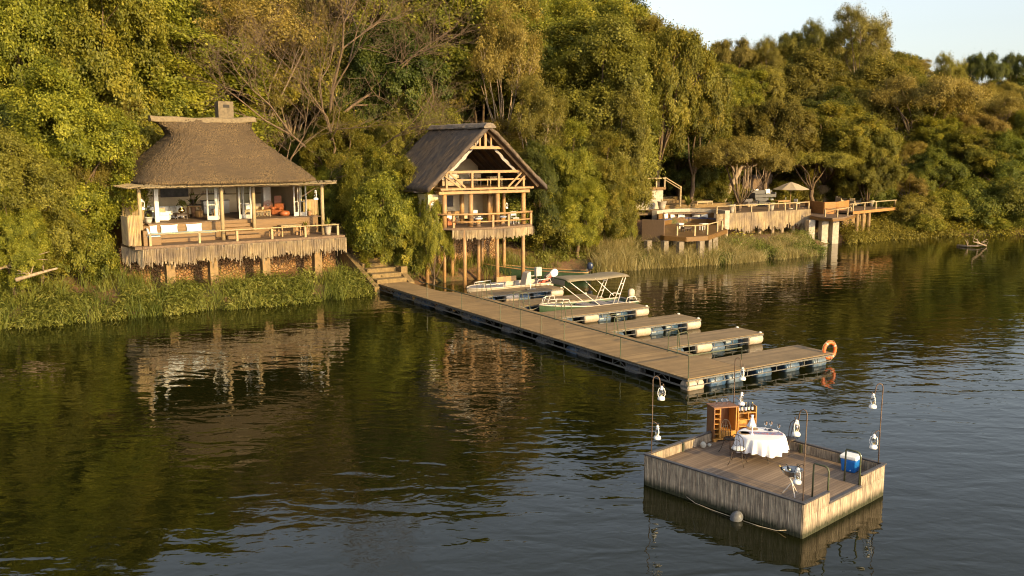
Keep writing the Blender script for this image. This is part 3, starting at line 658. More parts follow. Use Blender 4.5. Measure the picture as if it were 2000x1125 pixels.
for i in range(25):
    u = i/24*2-1; x = 5.7+u*3.6; zt = 11.86+.12*abs(u)**2.2+.03*math.sin(u*9); hw_ = .42
    for (dy, dz) in ((-hw_,-.32),(-hw_-.03,-.26),(-.2,.03),(0,.08),(.2,.03),(hw_+.03,-.26),(hw_,-.32)): V.append((x, 5.75+dy, zt+dz))
mb.add(V, [(i*7+j, (i+1)*7+j, (i+1)*7+(j+1) % 7, i*7+(j+1) % 7) for i in range(24) for j in range(7)] + [tuple(range(7)), tuple(24*7+j for j in range(7))[::-1]])
mb.build('ridge_cap', MAT['thatch_cap'], rf, smooth=False)
mb = MB(); rr = random.Random(9)                       # pale reed eave strip
def eave(p, q, nrm, L):
    d = Vector((q[0]-p[0], q[1]-p[1])); ln = d.length; d /= ln; x = 0; nv = Vector(nrm)
    while x < ln:
        w = rr.uniform(.05,.1); c = Vector(p)+d*x; sk = d*rr.uniform(.05,.3)
        a0 = c+nv*(rr.uniform(-.08,.06)); a1 = c-nv*L+sk*2
        z0 = 7.46+rr.uniform(-.03,.03); z1 = 7.62
        mb.add([(a0.x,a0.y,z0),(a0.x+d.x*w,a0.y+d.y*w,z0),(a1.x+d.x*w,a1.y+d.y*w,z1),(a1.x,a1.y,z1),(a0.x,a0.y,z0-.04),(a0.x+d.x*w,a0.y+d.y*w,z0-.04),(a1.x+d.x*w,a1.y+d.y*w,z1-.05),(a1.x,a1.y,z1-.05)],
               [(0,1,2,3),(7,6,5,4),(0,4,5,1),(1,5,6,2),(3,7,4,0)]); x += w*.8
eave((-.85,.0), (12.9,.0), (0,-1), .8); eave((12.9,.0), (12.9,4), (1,0), .7); eave((-.85,5),(-.85,.0), (-1,0), .9)
MAT['reed_dull'] = M('dull_straw', (.36,.27,.14), (.17,.12,.06), 12, .9, (3,3,.6), .5)
mb.build('reed_eave', MAT['reed_dull'], rf)
MAT['chimney'] = M('sooty_render', (.21,.155,.09), (.10,.075,.045), 4, .9, bmp=.4)
ch = MB().box(7.15,7.0,10.0,8.25,7.8,13.15).build('chimney', MAT['chimney'], rf, bevel=.02)
mb = MB(); mb.box(7.5,6.985,12.7,7.95,6.998,12.92); mb.build('flue_shade_patch', MAT['dark'], ch)  # thin dark plate painting the shade of the flue mouth
# stone retaining wall under the deck
mb = MB(); mb.box(-.9,3.0,-.3,14.0,3.38,DZ-.32); mb.build('stone_wall', MAT['stone'], T1)
# ---- furniture and loose things of the lodge
F = H1
cg = 'white cushions on the lodge bench'
for i, (a, w) in enumerate(((1.0,.8), (2.15,1.1), (3.75,1.05))):
    cushion(['white cushion at the left corner of the lodge bench','long white cushion in the middle of the lodge bench','white cushion at the right end of the lodge bench'][i], F, a, 2.42, DZ+.56, w, .55, .2, group=cg, rx=-.2)
cushion('white cushion lying against the left arm of the lodge bench', F, .62, 1.5, DZ+.56, .8, .5, .18, rz=1.35, group=cg)
o = MB().box(-2.2,-.36,0,2.2,.36,.1).build('bench_mattress', MAT['fabric_blue'], bevel=.03); o.location = fr(F, 2.9, 2.05, DZ+.525); o.rotation_euler = (0,0,F[2]); tag(o, 'long pale blue mattress on the lodge bench', 'mattress')
o = MB().box(-.4,-.55,0,.4,.55,.1).build('bench_mattress', MAT['fabric_blue'], bevel=.03); o.location = fr(F, .68, 1.05, DZ+.525); o.rotation_euler = (0,0,F[2]); tag(o, 'short pale blue mattress on the side arm of the lodge bench', 'mattress')
sofa('white armchair just inside the left opening of the lodge', 'armchair', F, 2.35, 4.6, PZ, 1.0, rz=1.2)
sofa('long white sofa along the left wall of the lodge', 'sofa', F, 3.1, 6.6, PZ, 2.2)
sofa('cream high armchair behind the white sofa in the lodge', 'armchair', F, 2.0, 8.3, PZ, .9)
sofa('beige sofa in the right half of the lodge', 'sofa', F, 8.9, 6.0, PZ, 1.6, 'fabric_beige')
sg = 'scatter cushions on the lodge sofas'
cushion('cream scatter cushion on the white armchair in the lodge', F, 2.4, 4.75, PZ+.45, .5, .45, .16, 'fabric_beige', .5, group=sg)
cushion('green patterned cushion on the white lodge sofa', F, 3.5, 6.5, PZ+.45, .5, .45, .16, 'pot', .2, group=sg)
cushion('white cushion at the right of the white lodge sofa', F, 3.95, 6.5, PZ+.45, .45, .45, .16, 'fabric_white', -.3, group=sg)
cushion('cream cushion on the beige sofa in the lodge', F, 8.7, 5.9, PZ+.45, .5, .42, .16, 'fabric_white', 0, group=sg)
table('low round dark coffee table in front of the white sofa', 'coffee table', F, 3.7, 5.3, PZ, 1.1, 1.1, .42, 'darkwood', True, legw=.05)
Tv = thing('vase', 'round brass vase of green foliage on the dark coffee table', 'vase', fr(F, 3.75, 5.25, PZ+.42))
MB().lathe([(.06,0),(.2,.1),(.24,.2),(.18,.32),(.1,.38),(.12,.4)], n=18).build('bowl', MAT['brass'], Tv, smooth=True)
me, lc, lrs = crown_mesh('foliage', 91, (.38,.38,.26), .55, 8, .16, 14, 9, .07, MAT['leaf_herb'], pr=.1, low=-.3); link('foliage', me, Tv)
table('dark wooden console table in the middle of the lodge', 'console table', F, 5.15, 7.2, PZ, 1.0, .45, .85, 'wicker', legw=.07, top='darkwood')
Tl = thing('table_lamp', 'table lamp with a dark base and cream shade on the console', 'lamp', fr(F, 5.1, 7.2, PZ+.85))
MB().lathe([(.11,0),(.11,.03),(.05,.06),(.1,.16),(.11,.26),(.04,.36),(.02,.4),(.02,.55)], n=14).build('base', MAT['darkwood'], Tl, smooth=True)
MB().lathe([(.2,.4),(.11,.68)], n=16, cap=False).build('lamp_shade', MAT['fabric_beige'], Tl, smooth=True)
plant('tall dark-leaved plant behind the console lamp', fr(F, 5.3, 7.9, PZ), 'spiky', 1.3, 30, 'leaf_dark', 'terracotta', ph=.9, bl=1.5)
o = MB().lathe([(.2,0),(.26,.08),(.28,.4),(.24,.5),(.2,.42),(.01,.4)], n=18).build('basket', MAT['wicker'], smooth=True); o.location = fr(F, 5.25, 6.4, PZ); tag(o, 'round wicker basket in front of the console', 'basket')
Tp = thing('painting', 'large dark framed painting on the back wall of the lodge', 'painting', fr(F, 4.6, 10.08, 6.9), F[2])
MB().box(-.95,-.03,-.55,.95,0,.62).build('canvas', MAT['painting'], Tp)
mb = MB(); mb.box(-1.0,-.05,-.61,1.0,.01,-.552); mb.box(-1.0,-.05,.622,1.0,.01,.68); mb.box(-1.0,-.05,-.55,-.952,.01,.62); mb.box(.952,-.05,-.55,1.0,.01,.62); mb.build('frame', MAT['darkwood'], Tp)
Tb = thing('sideboard', 'white counter with dark shelf above at the back of the lodge', 'sideboard', fr(F, 7.4, 9.6, PZ), F[2])
MB().box(-.95,-.3,0,.95,.3,.95).build('cabinet', MAT['white'], Tb); MB().box(-1,-.35,.952,1,.32,1.0).build('counter_top', MAT['darkwood'], Tb); MB().box(-.9,.1,1.45,.9,.32,1.5).build('shelf', MAT['darkwood'], Tb)
mb = MB()
for i in range(9): x = -.8+i*.2; mb.lathe([(.03,1.5),(.035,1.65),(.012,1.7),(.012,1.76)], (x,.2,0), 8)
mb.build('ornaments', MAT['terracotta'], Tb, smooth=True)
Ts = thing('stool', 'square pale lattice stool in the centre doorway of the lodge', 'stool', fr(F, 6.6, 6.6, PZ), F[2])
mb = MB(); mb.box(-.32,-.3,.5,.32,.3,.54)
for i in range(7): x = -.29+i*.093; mb.box(x,-.3,.12,x+.03,-.27,.5)
for i in range(4): mb.box(-.3,-.305,.14+i*.1,.3,-.27,.17+i*.1)
mb.build('lattice', MAT['pine'], Ts)
for i in (-1,1):
    for j in (-1,1): MB().box(i*.29-.03,j*.27-.03,0,i*.29+.03,j*.27+.03,.498).build('leg', MAT['pine'], Ts)
Tc = thing('coffee_table', 'pale coffee table with criss-cross lattice sides in the right half of the lodge', 'coffee table', fr(F, 9.1, 4.7, PZ), F[2])
MB().box(-.62,-.35,.4,.62,.35,.44).build('table_top', MAT['wicker'], Tc)
mb = MB()
for i in range(6):
    x = -.58+i*.2; mb.bar((x,-.33,.03),(x+.17,-.33,.39),.025); mb.bar((x+.17,-.31,.03),(x,-.31,.39),.025)
mb.build('lattice', MAT['pole'], Tc)
for i in (-1,1):
    for j in (-1,1): MB().box(i*.6-.025,j*.33-.025,0,i*.6+.025,j*.33+.025,.398).build('leg', MAT['pole'], Tc)
Tr = thing('rattan_chair', 'round-backed rattan chair beside the lattice coffee table', 'chair', fr(F, 9.95, 5.6, PZ), F[2]-.5)
mb = MB(); mb.lathe([(.3,.36),(.32,.4),(.3,.44),(.01,.42)], n=16); mb.build('seat', MAT['wicker'], Tr, smooth=True)
mb = MB()
for k in range(5): rr_ = .12+k*.055; mb.tube([(rr_*math.cos(t_),.3,.72+rr_*math.sin(t_)) for t_ in np.linspace(0,2*math.pi,17)[:-1]], .016, 5, closed=True)
mb.build('backrest', MAT['leather'], Tr, smooth=True)
for i in (-1,1):
    for j in (-1,1): MB().tube([(i*.2,j*.2,.36),(i*.25,j*.25,0)], .02, 6).build('leg', MAT['leather'], Tr)
sofa('tan leather armchair near the right doors of the lodge', 'armchair', F, 10.6, 5.2, PZ, .75, 'leather', rz=-.8, d=.7)
o = MB().lathe([(.05,0),(.3,.02),(.38,.15),(.36,.3),(.2,.38),(.01,.38)], n=18).build('pouf', MAT['leather'], smooth=True); o.location = fr(F, 10.75, 4.3, PZ); tag(o, 'round tan leather pouf by the right doors', 'pouf')
Tk = thing('highback_chair', 'tall dark leather chair in front of the whitewashed column', 'chair', fr(F, 11.0, 6.3, PZ), F[2]-.4)
MB().box(-.28,-.25,.35,.28,.25,.45).build('seat', MAT['leather'], Tk, bevel=.03); MB().box(-.26,.2,.452,.26,.28,1.35).build('backrest', MAT['leather'], Tk, bevel=.03)
for i in (-1,1):
    for j in (-1,1): MB().box(i*.24-.025,j*.21-.025,0,i*.24+.025,j*.21+.025,.348).build('leg', MAT['darkwood'], Tk)
o = MB().box(-.28,-.28,0,.28,.28,2.7).build('column', MAT['white']); o.location = fr(F, 10.6, 7.6, PZ); o.rotation_euler = (0,0,F[2]); tag(o, 'whitewashed brick column inside the right of the lodge', 'column')
plant('green cactus-like plant in a grey pot left of the lodge doors', fr(F, 1.05, 3.2, PZ), 'spiky', .45, 22, 'leaf_green', 'pot', pr=.26, ph=.42)
plant('small green plant in a terracotta pot beside the reed fence', fr(F, 12.35, 3.6, PZ), 'spiky', .38, 18, 'leaf_green', 'terracotta', pr=.14, ph=.3)
plant('grassy plant in a tall pale urn at the right corner of the lower deck', fr(F, 12.55, .85, DZ), 'spiky', .75, 40, 'leaf_herb', 'concrete', pr=.27, ph=.72)
plant('small bushy plant on the platform edge at the right of the lodge', fr(F, 11.4, 2.1, DZ), 'spiky', .6, 36, 'leaf_olive', 'terracotta', pr=.2, ph=.6)
table('square pale wooden table on the lower deck behind the railing', 'table', F, 10.05, 1.7, DZ, 1.5, .85, .78, 'pine', legw=.09, top='pole')
def stool(label, F, a, b_, z, g=None, h=.47):
    T = thing('stool', label, 'stool', fr(F, a, b_, z), F[2], g)
    MB().box(-.19,-.19,h-.05,.19,.19,h).build('seat', MAT['pine'], T, bevel=.01)
    for i in (-1,1):
        for j in (-1,1): MB().box(i*.16-.025,j*.16-.025,0,i*.16+.025,j*.16+.025,h-.052).build('leg', MAT['pine'], T)
    return T
stool('pale stool at the left end of the lower deck table', F, 8.9, 1.9, DZ); stool('pale stool at the right end of the lower deck table', F, 11.15, 1.5, DZ)
def hurricane(label, loc, s=1.0, group=None, name='hanging_lantern'):
    T = thing(name, label, 'lantern', loc, random.Random(hash_(label)).uniform(0,3), group); T.scale = (s,s,s)
    MB().lathe([(.085,0),(.09,.02),(.088,.05),(.07,.075),(.04,.085),(.035,.1),(.01,.1)], n=18).build('fuel_tank', MAT['white_gloss'], T, smooth=True)
    MB().lathe([(.035,.1),(.052,.14),(.056,.18),(.045,.23),(.036,.25)], n=16, cap=False).build('glass_chimney', MAT['clear'], T, smooth=True)
    MB().lathe([(.042,.25),(.045,.27),(.03,.28),(.035,.31),(.04,.32),(.02,.345),(.01,.35)], n=16).build('cap', MAT['white_gloss'], T, smooth=True)
    mb = MB()
    for i in (-1,1): mb.tube([(i*.06,0,.07),(i*.085,0,.12),(i*.088,0,.2),(i*.07,0,.27),(i*.035,0,.3)], .0095, 6)
    mb.build('side_tubes', MAT['white_gloss'], T, smooth=True)
    MB().tube([(.075*math.cos(t_),0,.28+.15*math.sin(t_)) for t_ in np.linspace(0,math.pi,11)], .0035, 5).build('wire_handle', MAT['iron'], T)
    MB().lathe([(.012,.1),(.014,.13),(.004,.15)], n=8).build('burner', MAT['brass'], T)
    return T
MAT['white_gloss'] = M('white_enamel', (.86,.85,.83), (.80,.79,.77), 5, .25, bmp=0)
hurricane('white lantern hanging from the right end of the lodge eave', fr(F, 11.9, 1.3, 6.25), 2.0)
hurricane('white lantern hanging at the left corner of the lodge', fr(F, .45, 2.2, 5.95), 2.0)
# ================================================================== gabled two-storey cabin
T2 = thing('gabled_cabin', 'two-storey open pine cabin with steep thatched gable roof on tall stilts', 'cabin', (H2[0],H2[1],0), H2[2])
rnd = random.Random(8); CZ = 4.25
bow = [(-.45,.1),(.3,-.62),(1.5,-1.12),(2.8,-1.36),(4.1,-1.30),(5.5,-1.02),(6.95,-.6),(7.05,.1)]
MB().prism(bow+[(7.05,4.9),(-1.1,4.9),(-1.1,.1)], CZ-.14, CZ).build('deck', MAT['deck'], T2)
mb = MB()
for p, q in zip(bow[1:-2], bow[2:-1]): sticks(mb, (p[0],p[1]-.04), (q[0],q[1]-.04), CZ-.15, 3.5, .06, .06, .04, rnd)
sticks(mb, (7.1,-.6), (7.1,1.6), CZ-.15, 3.55, .06, .06, .04, rnd); mb.build('reed_fringe', MAT['reed_grey'], T2)
for a, b_, r in ((.05,0,.18),(2.15,0,.18),(4.35,0,.18),(6.55,0,.18),(2.85,2.8,.19),(5.15,2.8,.15),(6.46,2.8,.15),(.05,2.8,.15),(6.55,5.0,.12),(4.0,5.0,.12)):
    MB().tube([(a,b_,CZ),(a,b_,6.6)], [r,r*.94], 10).build('post', MAT['pine'], T2, smooth=True)
for a, b_ in ((1.15,-.9),(3.75,-1.0),(6.05,-.8),(-.35,2.2),(2.0,2.8),(3.75,1.9),(6.46,2.8),(5.1,3.9),(2.7,3.9),(.4,3.4)):
    MB().tube([(a,b_,-.5),(a+.02,b_,2),(a,b_,CZ-.15)], [.15,.14,.135], 9).build('stilt', MAT['pine'], T2, smooth=True)
mb = MB(); mb.box(-.5,-.28,6.6,6.95,.22,6.82); mb.build('ring_beam', MAT['pine'], T2, bevel=.03)
mb = MB(); mb.box(-.42,-.42,6.90,7.2,6.9,7.04); mb.build('loft_floor', MAT['pine'], T2)
mb = MB()
for i in range(10): mb.box(-.2+i*.75,-.2,6.822,-.08+i*.75,6.8,6.898)
mb.build('loft_joists', MAT['pine'], T2)
mb = MB(); mb.tube([(-.6,.15,5.2)]+[(x,y-.0,5.2) for x, y in [(.4,-.5),(1.5,-1.0),(2.8,-1.24),(4.1,-1.18),(5.5,-.9),(7.0,-.5)]], .075, 7); mb.tube([(.35,-.5,4.68)]+[(x,y,4.66) for x, y in [(1.5,-1.0),(2.8,-1.24),(4.1,-1.18),(5.5,-.9),(6.9,-.52)]], .06, 7)
mb.build('railing', MAT['pine'], T2, smooth=True)
for a, b_ in ((.5,-.5),(3.3,-1.2),(4.65,-1.08),(6.9,-.5)): MB().box(a-.08,b_-.07,CZ,a+.08,b_+.07,5.12).build('railing_post', MAT['pine'], T2)
# gable frame
AP, FOOT, HW, CX = 11.35, 7.05, 4.55, 3.1
def rz_(a): return AP-(abs(a-CX)/HW)*(AP-FOOT)
for s_ in (-1,1): MB().bar((CX,-.55,AP-.12), (CX+s_*HW*.97,-.55,FOOT+.02), .13, .24).build('rafter', MAT['pine'], T2)
for k in range(1,6):
    for s_ in (-1,1): MB().bar((CX,-.55+k*1.45,AP-.2), (CX+s_*HW*.97,-.55+k*1.45,FOOT-.05), .12, .16).build('rafter', MAT['darkwood'], T2)
MB().box(CX-1.55,-.58,9.78,CX+1.55,-.40,9.98).build('collar_beam', MAT['pine'], T2)
for a, w in ((CX,.09),(CX-.45,.06),(CX+.45,.06),(CX-.8,.05)): MB().box(a-w,-.54,9.982,a+w,-.42,rz_(a)-.2).build('gable_strut', MAT['pine'], T2)
mb = MB(); mb.box(.15,-.3,8.08,6.75,-.16,8.26); mb.build('loft_rail', MAT['pine'], T2); MB().box(.2,-.27,7.55,6.6,-.19,7.66).build('loft_rail', MAT['pine'], T2)
for a in (2.13,4.31,6.4,.1): MB().box(a-.08,-.33,7.05,a+.08,-.13,8.078).build('loft_post', MAT['pine'], T2)
for p, q in (((.3,-.36,8.1),(1.55,-.36,7.06)),((-.05,-.36,7.9),(1.15,-.36,7.06)),((6.3,-.36,8.2),(5.05,-.36,7.06)),((6.5,-.36,7.9),(5.6,-.36,7.06))):
    MB().bar(p, q, .1, .12).build('brace', MAT['pine'], T2)
# roof: one thick inverted V with a slightly sagging skin
V = []; ny_, nx_ = 46, 15; rr = random.Random(2)
def skin(th):
    for j in range(ny_):
        y = -1.15+j/(ny_-1)*9.4
        for i in range(2*nx_+1):
            u = i/nx_-1; x = CX+u*(HW+.28)
            z = AP+.02-(abs(u))*(AP-FOOT+.25)+.12*math.exp(-(u*6)**2)*0 - .10*math.sin(math.pi*abs(u)) + th - .16*math.exp(-(u*7)**2)
            V.append((x+rr.gauss(0,.02), y+rr.gauss(0,.02), z+rr.gauss(0,.02)))
skin(.32); n0 = len(V); skin(0.0); m_ = 2*nx_+1; Fs = []
for j in range(ny_-1):
    for i in range(m_-1):
        a_ = j*m_+i; Fs.append((a_,a_+1,a_+m_+1,a_+m_)); Fs.append((n0+a_+m_,n0+a_+m_+1,n0+a_+1,n0+a_))
for i in range(m_-1): Fs.append((i,n0+i,n0+i+1,i+1)); e_ = (ny_-1)*m_+i; Fs.append((e_+1,n0+e_+1,n0+e_,e_))
for j in range(ny_-1): a_ = j*m_; Fs.append((a_+m_,n0+a_+m_,n0+a_,a_)); a_ += m_-1; Fs.append((a_,n0+a_,n0+a_+m_,a_+m_))
MAT['thatch_dark'] = M('aged_thatch', (.20,.135,.085), (.045,.03,.021), 9, .95, (.35,2.2,.35), 1.0, bd=.09, lo=.36, hi=.66, big=(.5,(.09,.068,.055)))
MAT['cap_grey'] = M('grey_ridge_thatch', (.24,.19,.14), (.12,.09,.07), 7, .95, bmp=.6, bd=.04)
rf2 = MB().add(V, Fs).build('thatched_roof', MAT['thatch_dark'], T2, smooth=True)
mb = MB(); V = []
for j in range(20):
    y = -1.25+j/19*9.5
    for (dx, dz) in ((-.5,-.46),(-.48,-.38),(-.25,-.17),(0,-.08),(.25,-.17),(.48,-.38),(.5,-.46)): V.append((CX+dx+rr.gauss(0,.03), y, AP+.36+dz+rr.gauss(0,.02)))
mb.add(V, [(i*7+j, i*7+(j+1) % 7, (i+1)*7+(j+1) % 7, (i+1)*7+j) for i in range(19) for j in range(7)] + [tuple(range(7))[::-1], tuple(19*7+j for j in range(7))])
mb.build('ridge_cap', MAT['cap_grey'], rf2)
MAT['drape_grey'] = M('grey_white_gauze', (.50,.45,.40), (.36,.32,.28), 6, .9, bmp=.2)
# white drape looped under the rafters
V = []; n = 40
for i in range(n+1):
    f = i/n; u = f*2-1; a = CX+u*3.3; zt = rz_(a)-.55+.0; sag = .24*abs(math.sin(f*2*math.pi))+.06
    for k in range(4): V.append((a+.02*k, -.2+.07*math.sin(i*1.9+k)+.03*k, zt-k/3*(sag+.03*math.sin(i*1.3))))
MB().add(V, [(i*4+k, (i+1)*4+k, (i+1)*4+k+1, i*4+k+1) for i in range(n) for k in range(3)]).build('drape', MAT['drape_grey'], T2, smooth=True)
# walls, interior
mb = MB(); mb.box(-1.0,.45,CZ-.1,-.2,.6,6.6); mb.box(1.9,5.6,CZ,4.2,5.75,6.7); mb.box(-1.0,.601,CZ-.1,-.85,6.9,6.6); mb.box(6.75,4.5,CZ,6.9,6.9,6.7); mb.box(-.85,6.75,CZ,6.75,6.9,6.7)
mb.build('wall', MAT['plaster'], T2)
MB().box(-.14,5.62,CZ,1.88,5.72,6.7).build('doorway', MAT['dark'], T2)  # solid dark slab, its colour painting the shade inside the doorway
MB().box(.2,6.5,7.05,6.2,6.6,9.0).build('loft_wall', MAT['plaster'], T2)
mb = MB(); mb.box(-1.9,.9,6.75,-.5,6.5,6.86); mb.build('side_lintel', MAT['darkwood'], T2)
Tm = thing('mirror', 'round mirror with a sunburst twig frame on the cream wall left of the cabin', 'mirror', fr(H2, -.60, .43, 5.85), H2[2])
MB().lathe([(.01,0),(.2,.01),(.2,.03)], n=24, axis='Y').build('mirror_glass', M('mirror_glass', (.6,.65,.65), None, 5, .08, metal=1, bmp=0), Tm)
mb = MB()
for i in range(46): t_ = i/46*6.283; L = .37+.06*math.sin(i*2.7); mb.bar((.2*math.cos(t_),-.02,.2*math.sin(t_)), (L*math.cos(t_),-.02,L*math.sin(t_)), .035, .02)
mb.build('frame', MAT['reed'], Tm)
F = H2
Tp = thing('picture', 'dark framed picture on the inner wall of the cabin', 'picture', fr(F, 3.2, 5.58, 5.75), F[2])
mb = MB(); mb.box(-.3,-.04,-.42,.3,0,-.34); mb.box(-.3,-.04,.34,.3,0,.42); mb.box(-.3,-.04,-.338,-.22,0,.338); mb.box(.22,-.04,-.338,.3,0,.338); mb.build('frame', MAT['darkwood'], Tp)
MB().box(-.219,-.02,-.338,.219,0,.338).build('canvas', MAT['painting'], Tp)
table('pine side table against the inner wall of the cabin', 'side table', F, 3.3, 5.1, CZ, 1.3, .5, .75, 'pine')
table('low dark bench table at the left of the cabin deck', 'bench', F, 1.6, 2.4, CZ, 1.6, .5, .42, 'darkwood')
table('dark round dining table in the middle of the cabin deck', 'table', F, 3.5, 1.9, CZ, 1.3, 1.3, .74, 'darkwood', True)
sofa('dark armchair with white cushion at the left of the cabin deck', 'armchair', F, .95, 1.3, CZ, .8, 'leather', rz=.3)
cushion('white cushion on the dark armchair of the cabin', F, 1.05, 1.25, CZ+.45, .45, .42, .16, group='cabin cushions')
cushion('blue cushion on the dark armchair of the cabin', F, .75, 1.25, CZ+.45, .4, .4, .16, 'fabric_blue', .3, group='cabin cushions')
for a, b_, w in ((2.75,.0,'left'), (5.1,.6,'right')):
    T = thing('stool', 'pine pedestal stool with a round white seat at the %s of the cabin deck' % w, 'stool', fr(F, a, b_, CZ), F[2])
    MB().lathe([(.2,0),(.16,.1),(.15,.3),(.24,.5),(.01,.5)], n=12).build('pedestal', MAT['pine'], T); MB().lathe([(.01,.502),(.3,.502),(.34,.54),(.32,.6),(.01,.62)], n=18).build('seat', MAT['fabric_white'], T, smooth=True)
def director_chair(label, F, a, b_, z, mat='white', rz=0, g=None, seat='fabric_white'):
    T = thing('chair', label, 'chair', fr(F, a, b_, z), F[2]+rz, g)
    MB().box(-.24,-.22,.43,.24,.22,.47).build('seat', MAT[seat], T, bevel=.01); MB().box(-.24,.2,.6,.24,.23,.92).build('backrest', MAT[seat], T, bevel=.01)
    for i in (-1,1):
        MB().box(i*.22-.02,-.22,0,i*.22+.02,-.18,.428).build('leg', MAT[mat], T); MB().box(i*.22-.02,.2,0,i*.22+.02,.24,.598).build('leg', MAT[mat], T)
    return T
director_chair('small white chair at the right corner of the cabin deck', F, 6.0, .3, CZ)
director_chair('white chair behind the round table of the cabin', F, 4.2, 2.9, CZ, rz=.3)
hurricane('white lantern hanging at the right side of the cabin', fr(F, 5.8, 1.2, 5.35), 1.3)
sofa('cream sofa at the left of the cabin loft', 'sofa', F, 1.5, 2.0, 7.05, 1.7, 'fabric_beige')
cushion('patterned cushion on the loft sofa', F, 1.7, 1.9, 7.5, .7, .5, .18, 'pot', group='cabin cushions')
table('small pale table at the right of the cabin loft', 'table', F, 5.0, 1.6, 7.05, 1.1, .6, .7, 'pole')
director_chair('dark chair in the middle of the cabin loft', F, 3.1, 1.4, 7.05, 'iron', .2, seat='darkwood')
director_chair('dark chair right of the middle of the cabin loft', F, 3.75, 1.9, 7.05, 'iron', -.4, seat='darkwood')
tag(MB().box(0,0,0,8.6,.35,3.2).build('stone_wall', MAT['stone']), 'brown stone retaining wall behind the cabin stilts', 'retaining wall').location = fr(H2, -1.6, 4.6, 1.0)
bpy.data.objects[[o.name for o in bpy.data.objects if o.name.startswith('stone_wall')][-1]].rotation_euler = (0,0,H2[2])
# lamp post in the shallows
x, y, _ = at(868, 552, 0.0)
TL = thing('lamp_post', 'wooden post with small blue-white lamp standing in the shallows before the cabin', 'lamp post', (x, y, 0))
MB().tube([(0,0,-.6),(.03,0,1.5),(0,0,2.65)], [.13,.12,.11], 9).build('post', MAT['pine'], TL, smooth=True)
m, t, b, o = nodes('lit_lamp'); b.inputs['Base Color'].default_value = (.8,.85,1,1); b.inputs['Emission Color'].default_value = (.55,.65,1,1); b.inputs['Emission Strength'].default_value = .9
MB().lathe([(.01,2.65),(.15,2.66),(.13,2.76),(.07,2.86),(.03,2.95),(.01,2.98)], n=12).build('lamp', m, TL, smooth=True)

# ================================================================== stone stairs
PF = (-9.24, 63.16, R(-58)); PZD = .55
TS = thing('stone_stairs', 'brown masonry stairs with parapets climbing from the jetty to the lodge', 'stairs', (PF[0],PF[1],0), PF[2])
MAT['masonry'] = M('brown_masonry', (.25,.165,.065), (.13,.085,.035), 3.5, .9, bmp=.5, bd=.03)
for i in range(6): MB().box(-.85*(i+1)-.0,-.1,-.4,-.85*i-.002,2.15,.55+.28*(i+1)).build('step', MAT['masonry'], TS, bevel=.03)
for i in range(8): MB().box(-5.1-.5*(i+1),.1,-.2,-5.1-.5*i-.002,1.5,2.23+.24*(i+1)).build('step', MAT['masonry'], TS, bevel=.02)
def para(y0, y1, a0, z0, a1, z1): return MB().add([(a0,y0,-.4),(a0,y1,-.4),(a1,y1,-.4),(a1,y0,-.4),(a0,y0,z0),(a0,y1,z0),(a1,y1,z1),(a1,y0,z1)], [(0,1,2,3),(4,7,6,5),(0,4,5,1),(1,5,6,2),(2,6,7,3),(3,7,4,0)])
para(-.5,-.12,.45,.40,-6.2,2.75).build('parapet', MAT['masonry'], TS); para(2.17,2.6,.3,.55,-5.4,2.9).build('parapet', MAT['masonry'], TS)
MB().box(-1.3,2.15,.3,-.9,2.65,1.5).build('parapet_block', MAT['masonry'], TS, bevel=.02)
# ================================================================== jetty
MAT['jetty'] = plankmat('jetty_boards', (.36,.235,.105), (.22,.14,.06), 0, .14, (.09,.06,.035), stretch=(5,.6,1))
MAT['finger'] = plankmat('finger_boards', (.32,.22,.115), (.19,.13,.065), 0, .15, (.08,.055,.035), stretch=(5,.6,1))
MAT['green_steel'] = M('green_painted_steel', (.055,.085,.045), (.10,.075,.035), 7, .5, bmp=.1)
MAT['steel'] = M('galvanised_steel', (.22,.22,.21), (.12,.10,.08), 9, .5, metal=.5, bmp=.2)
MAT['drum_blue'] = M('blue_plastic_drum', (.04,.09,.18), (.03,.06,.11), 4, .35, bmp=.1, big=(1.5,(.14,.17,.20)))
MAT['drum_cream'] = M('sun_bleached_drum', (.56,.47,.38), (.42,.34,.26), 4, .6, bmp=.2, big=(2,(.45,.34,.25)))
MAT['drum_dark'] = M('dark_grey_drum', (.16,.17,.19), (.09,.08,.07), 5, .5, bmp=.2)  # mottled dark grey plastic for jetty drums and the raft float
MAT['orange'] = M('orange_plastic', (.75,.17,.04), (.58,.11,.03), 5, .45, bmp=.05)
def boards(mb, a0, a1, b0, b1, z, along, w=.14, gap=.008, th=.045, skew=None):
    """planks laid side by side; along='a' = planks run in a"""
    if along == 'b':
        x = a0
        while x < a1-.02: x2 = min(x+w, a1); mb.box(x, b0, z-th, x2-gap, b1 if skew is None else skew(x), z); x = x2
    else:
        x = b0
        while x < b1-.02: x2 = min(x+w, b1); mb.box(a0, x, z-th, a1, x2-gap, z); x = x2
def drum(mb, c, L, r, ax, n=14):
    prof = [(r*.55,-L/2),(r*.93,-L/2+.02),(r,-L/2+.07),(r,-.12),(r*1.03,-.1),(r,-.07),(r,.07),(r*1.03,.1),(r,.12),(r,L/2-.07),(r*.93,L/2-.02),(r*.55,L/2)]
    mb.lathe(prof, c, n, 'X' if ax == 'a' else 'Y')
TJ = thing('floating_jetty', 'long brown boarded floating jetty with green handrail running out from the stairs', 'jetty', (PF[0],PF[1],0), PF[2])
wid = lambda a: 2.1 if a < 5 else (2.1+(a-5)/2*1.25 if a < 7 else 3.35)
mb = MB(); boards(mb, 0, 31.06, 0, 0, PZD, 'b', skew=wid); mb.build('deck_boards', MAT['jetty'], TJ)
mb = MB()
for i in range(32): mb.box(i*.98,.05,PZD-.16,i*.98+.06,wid(i*.98)-.03,PZD-.047)
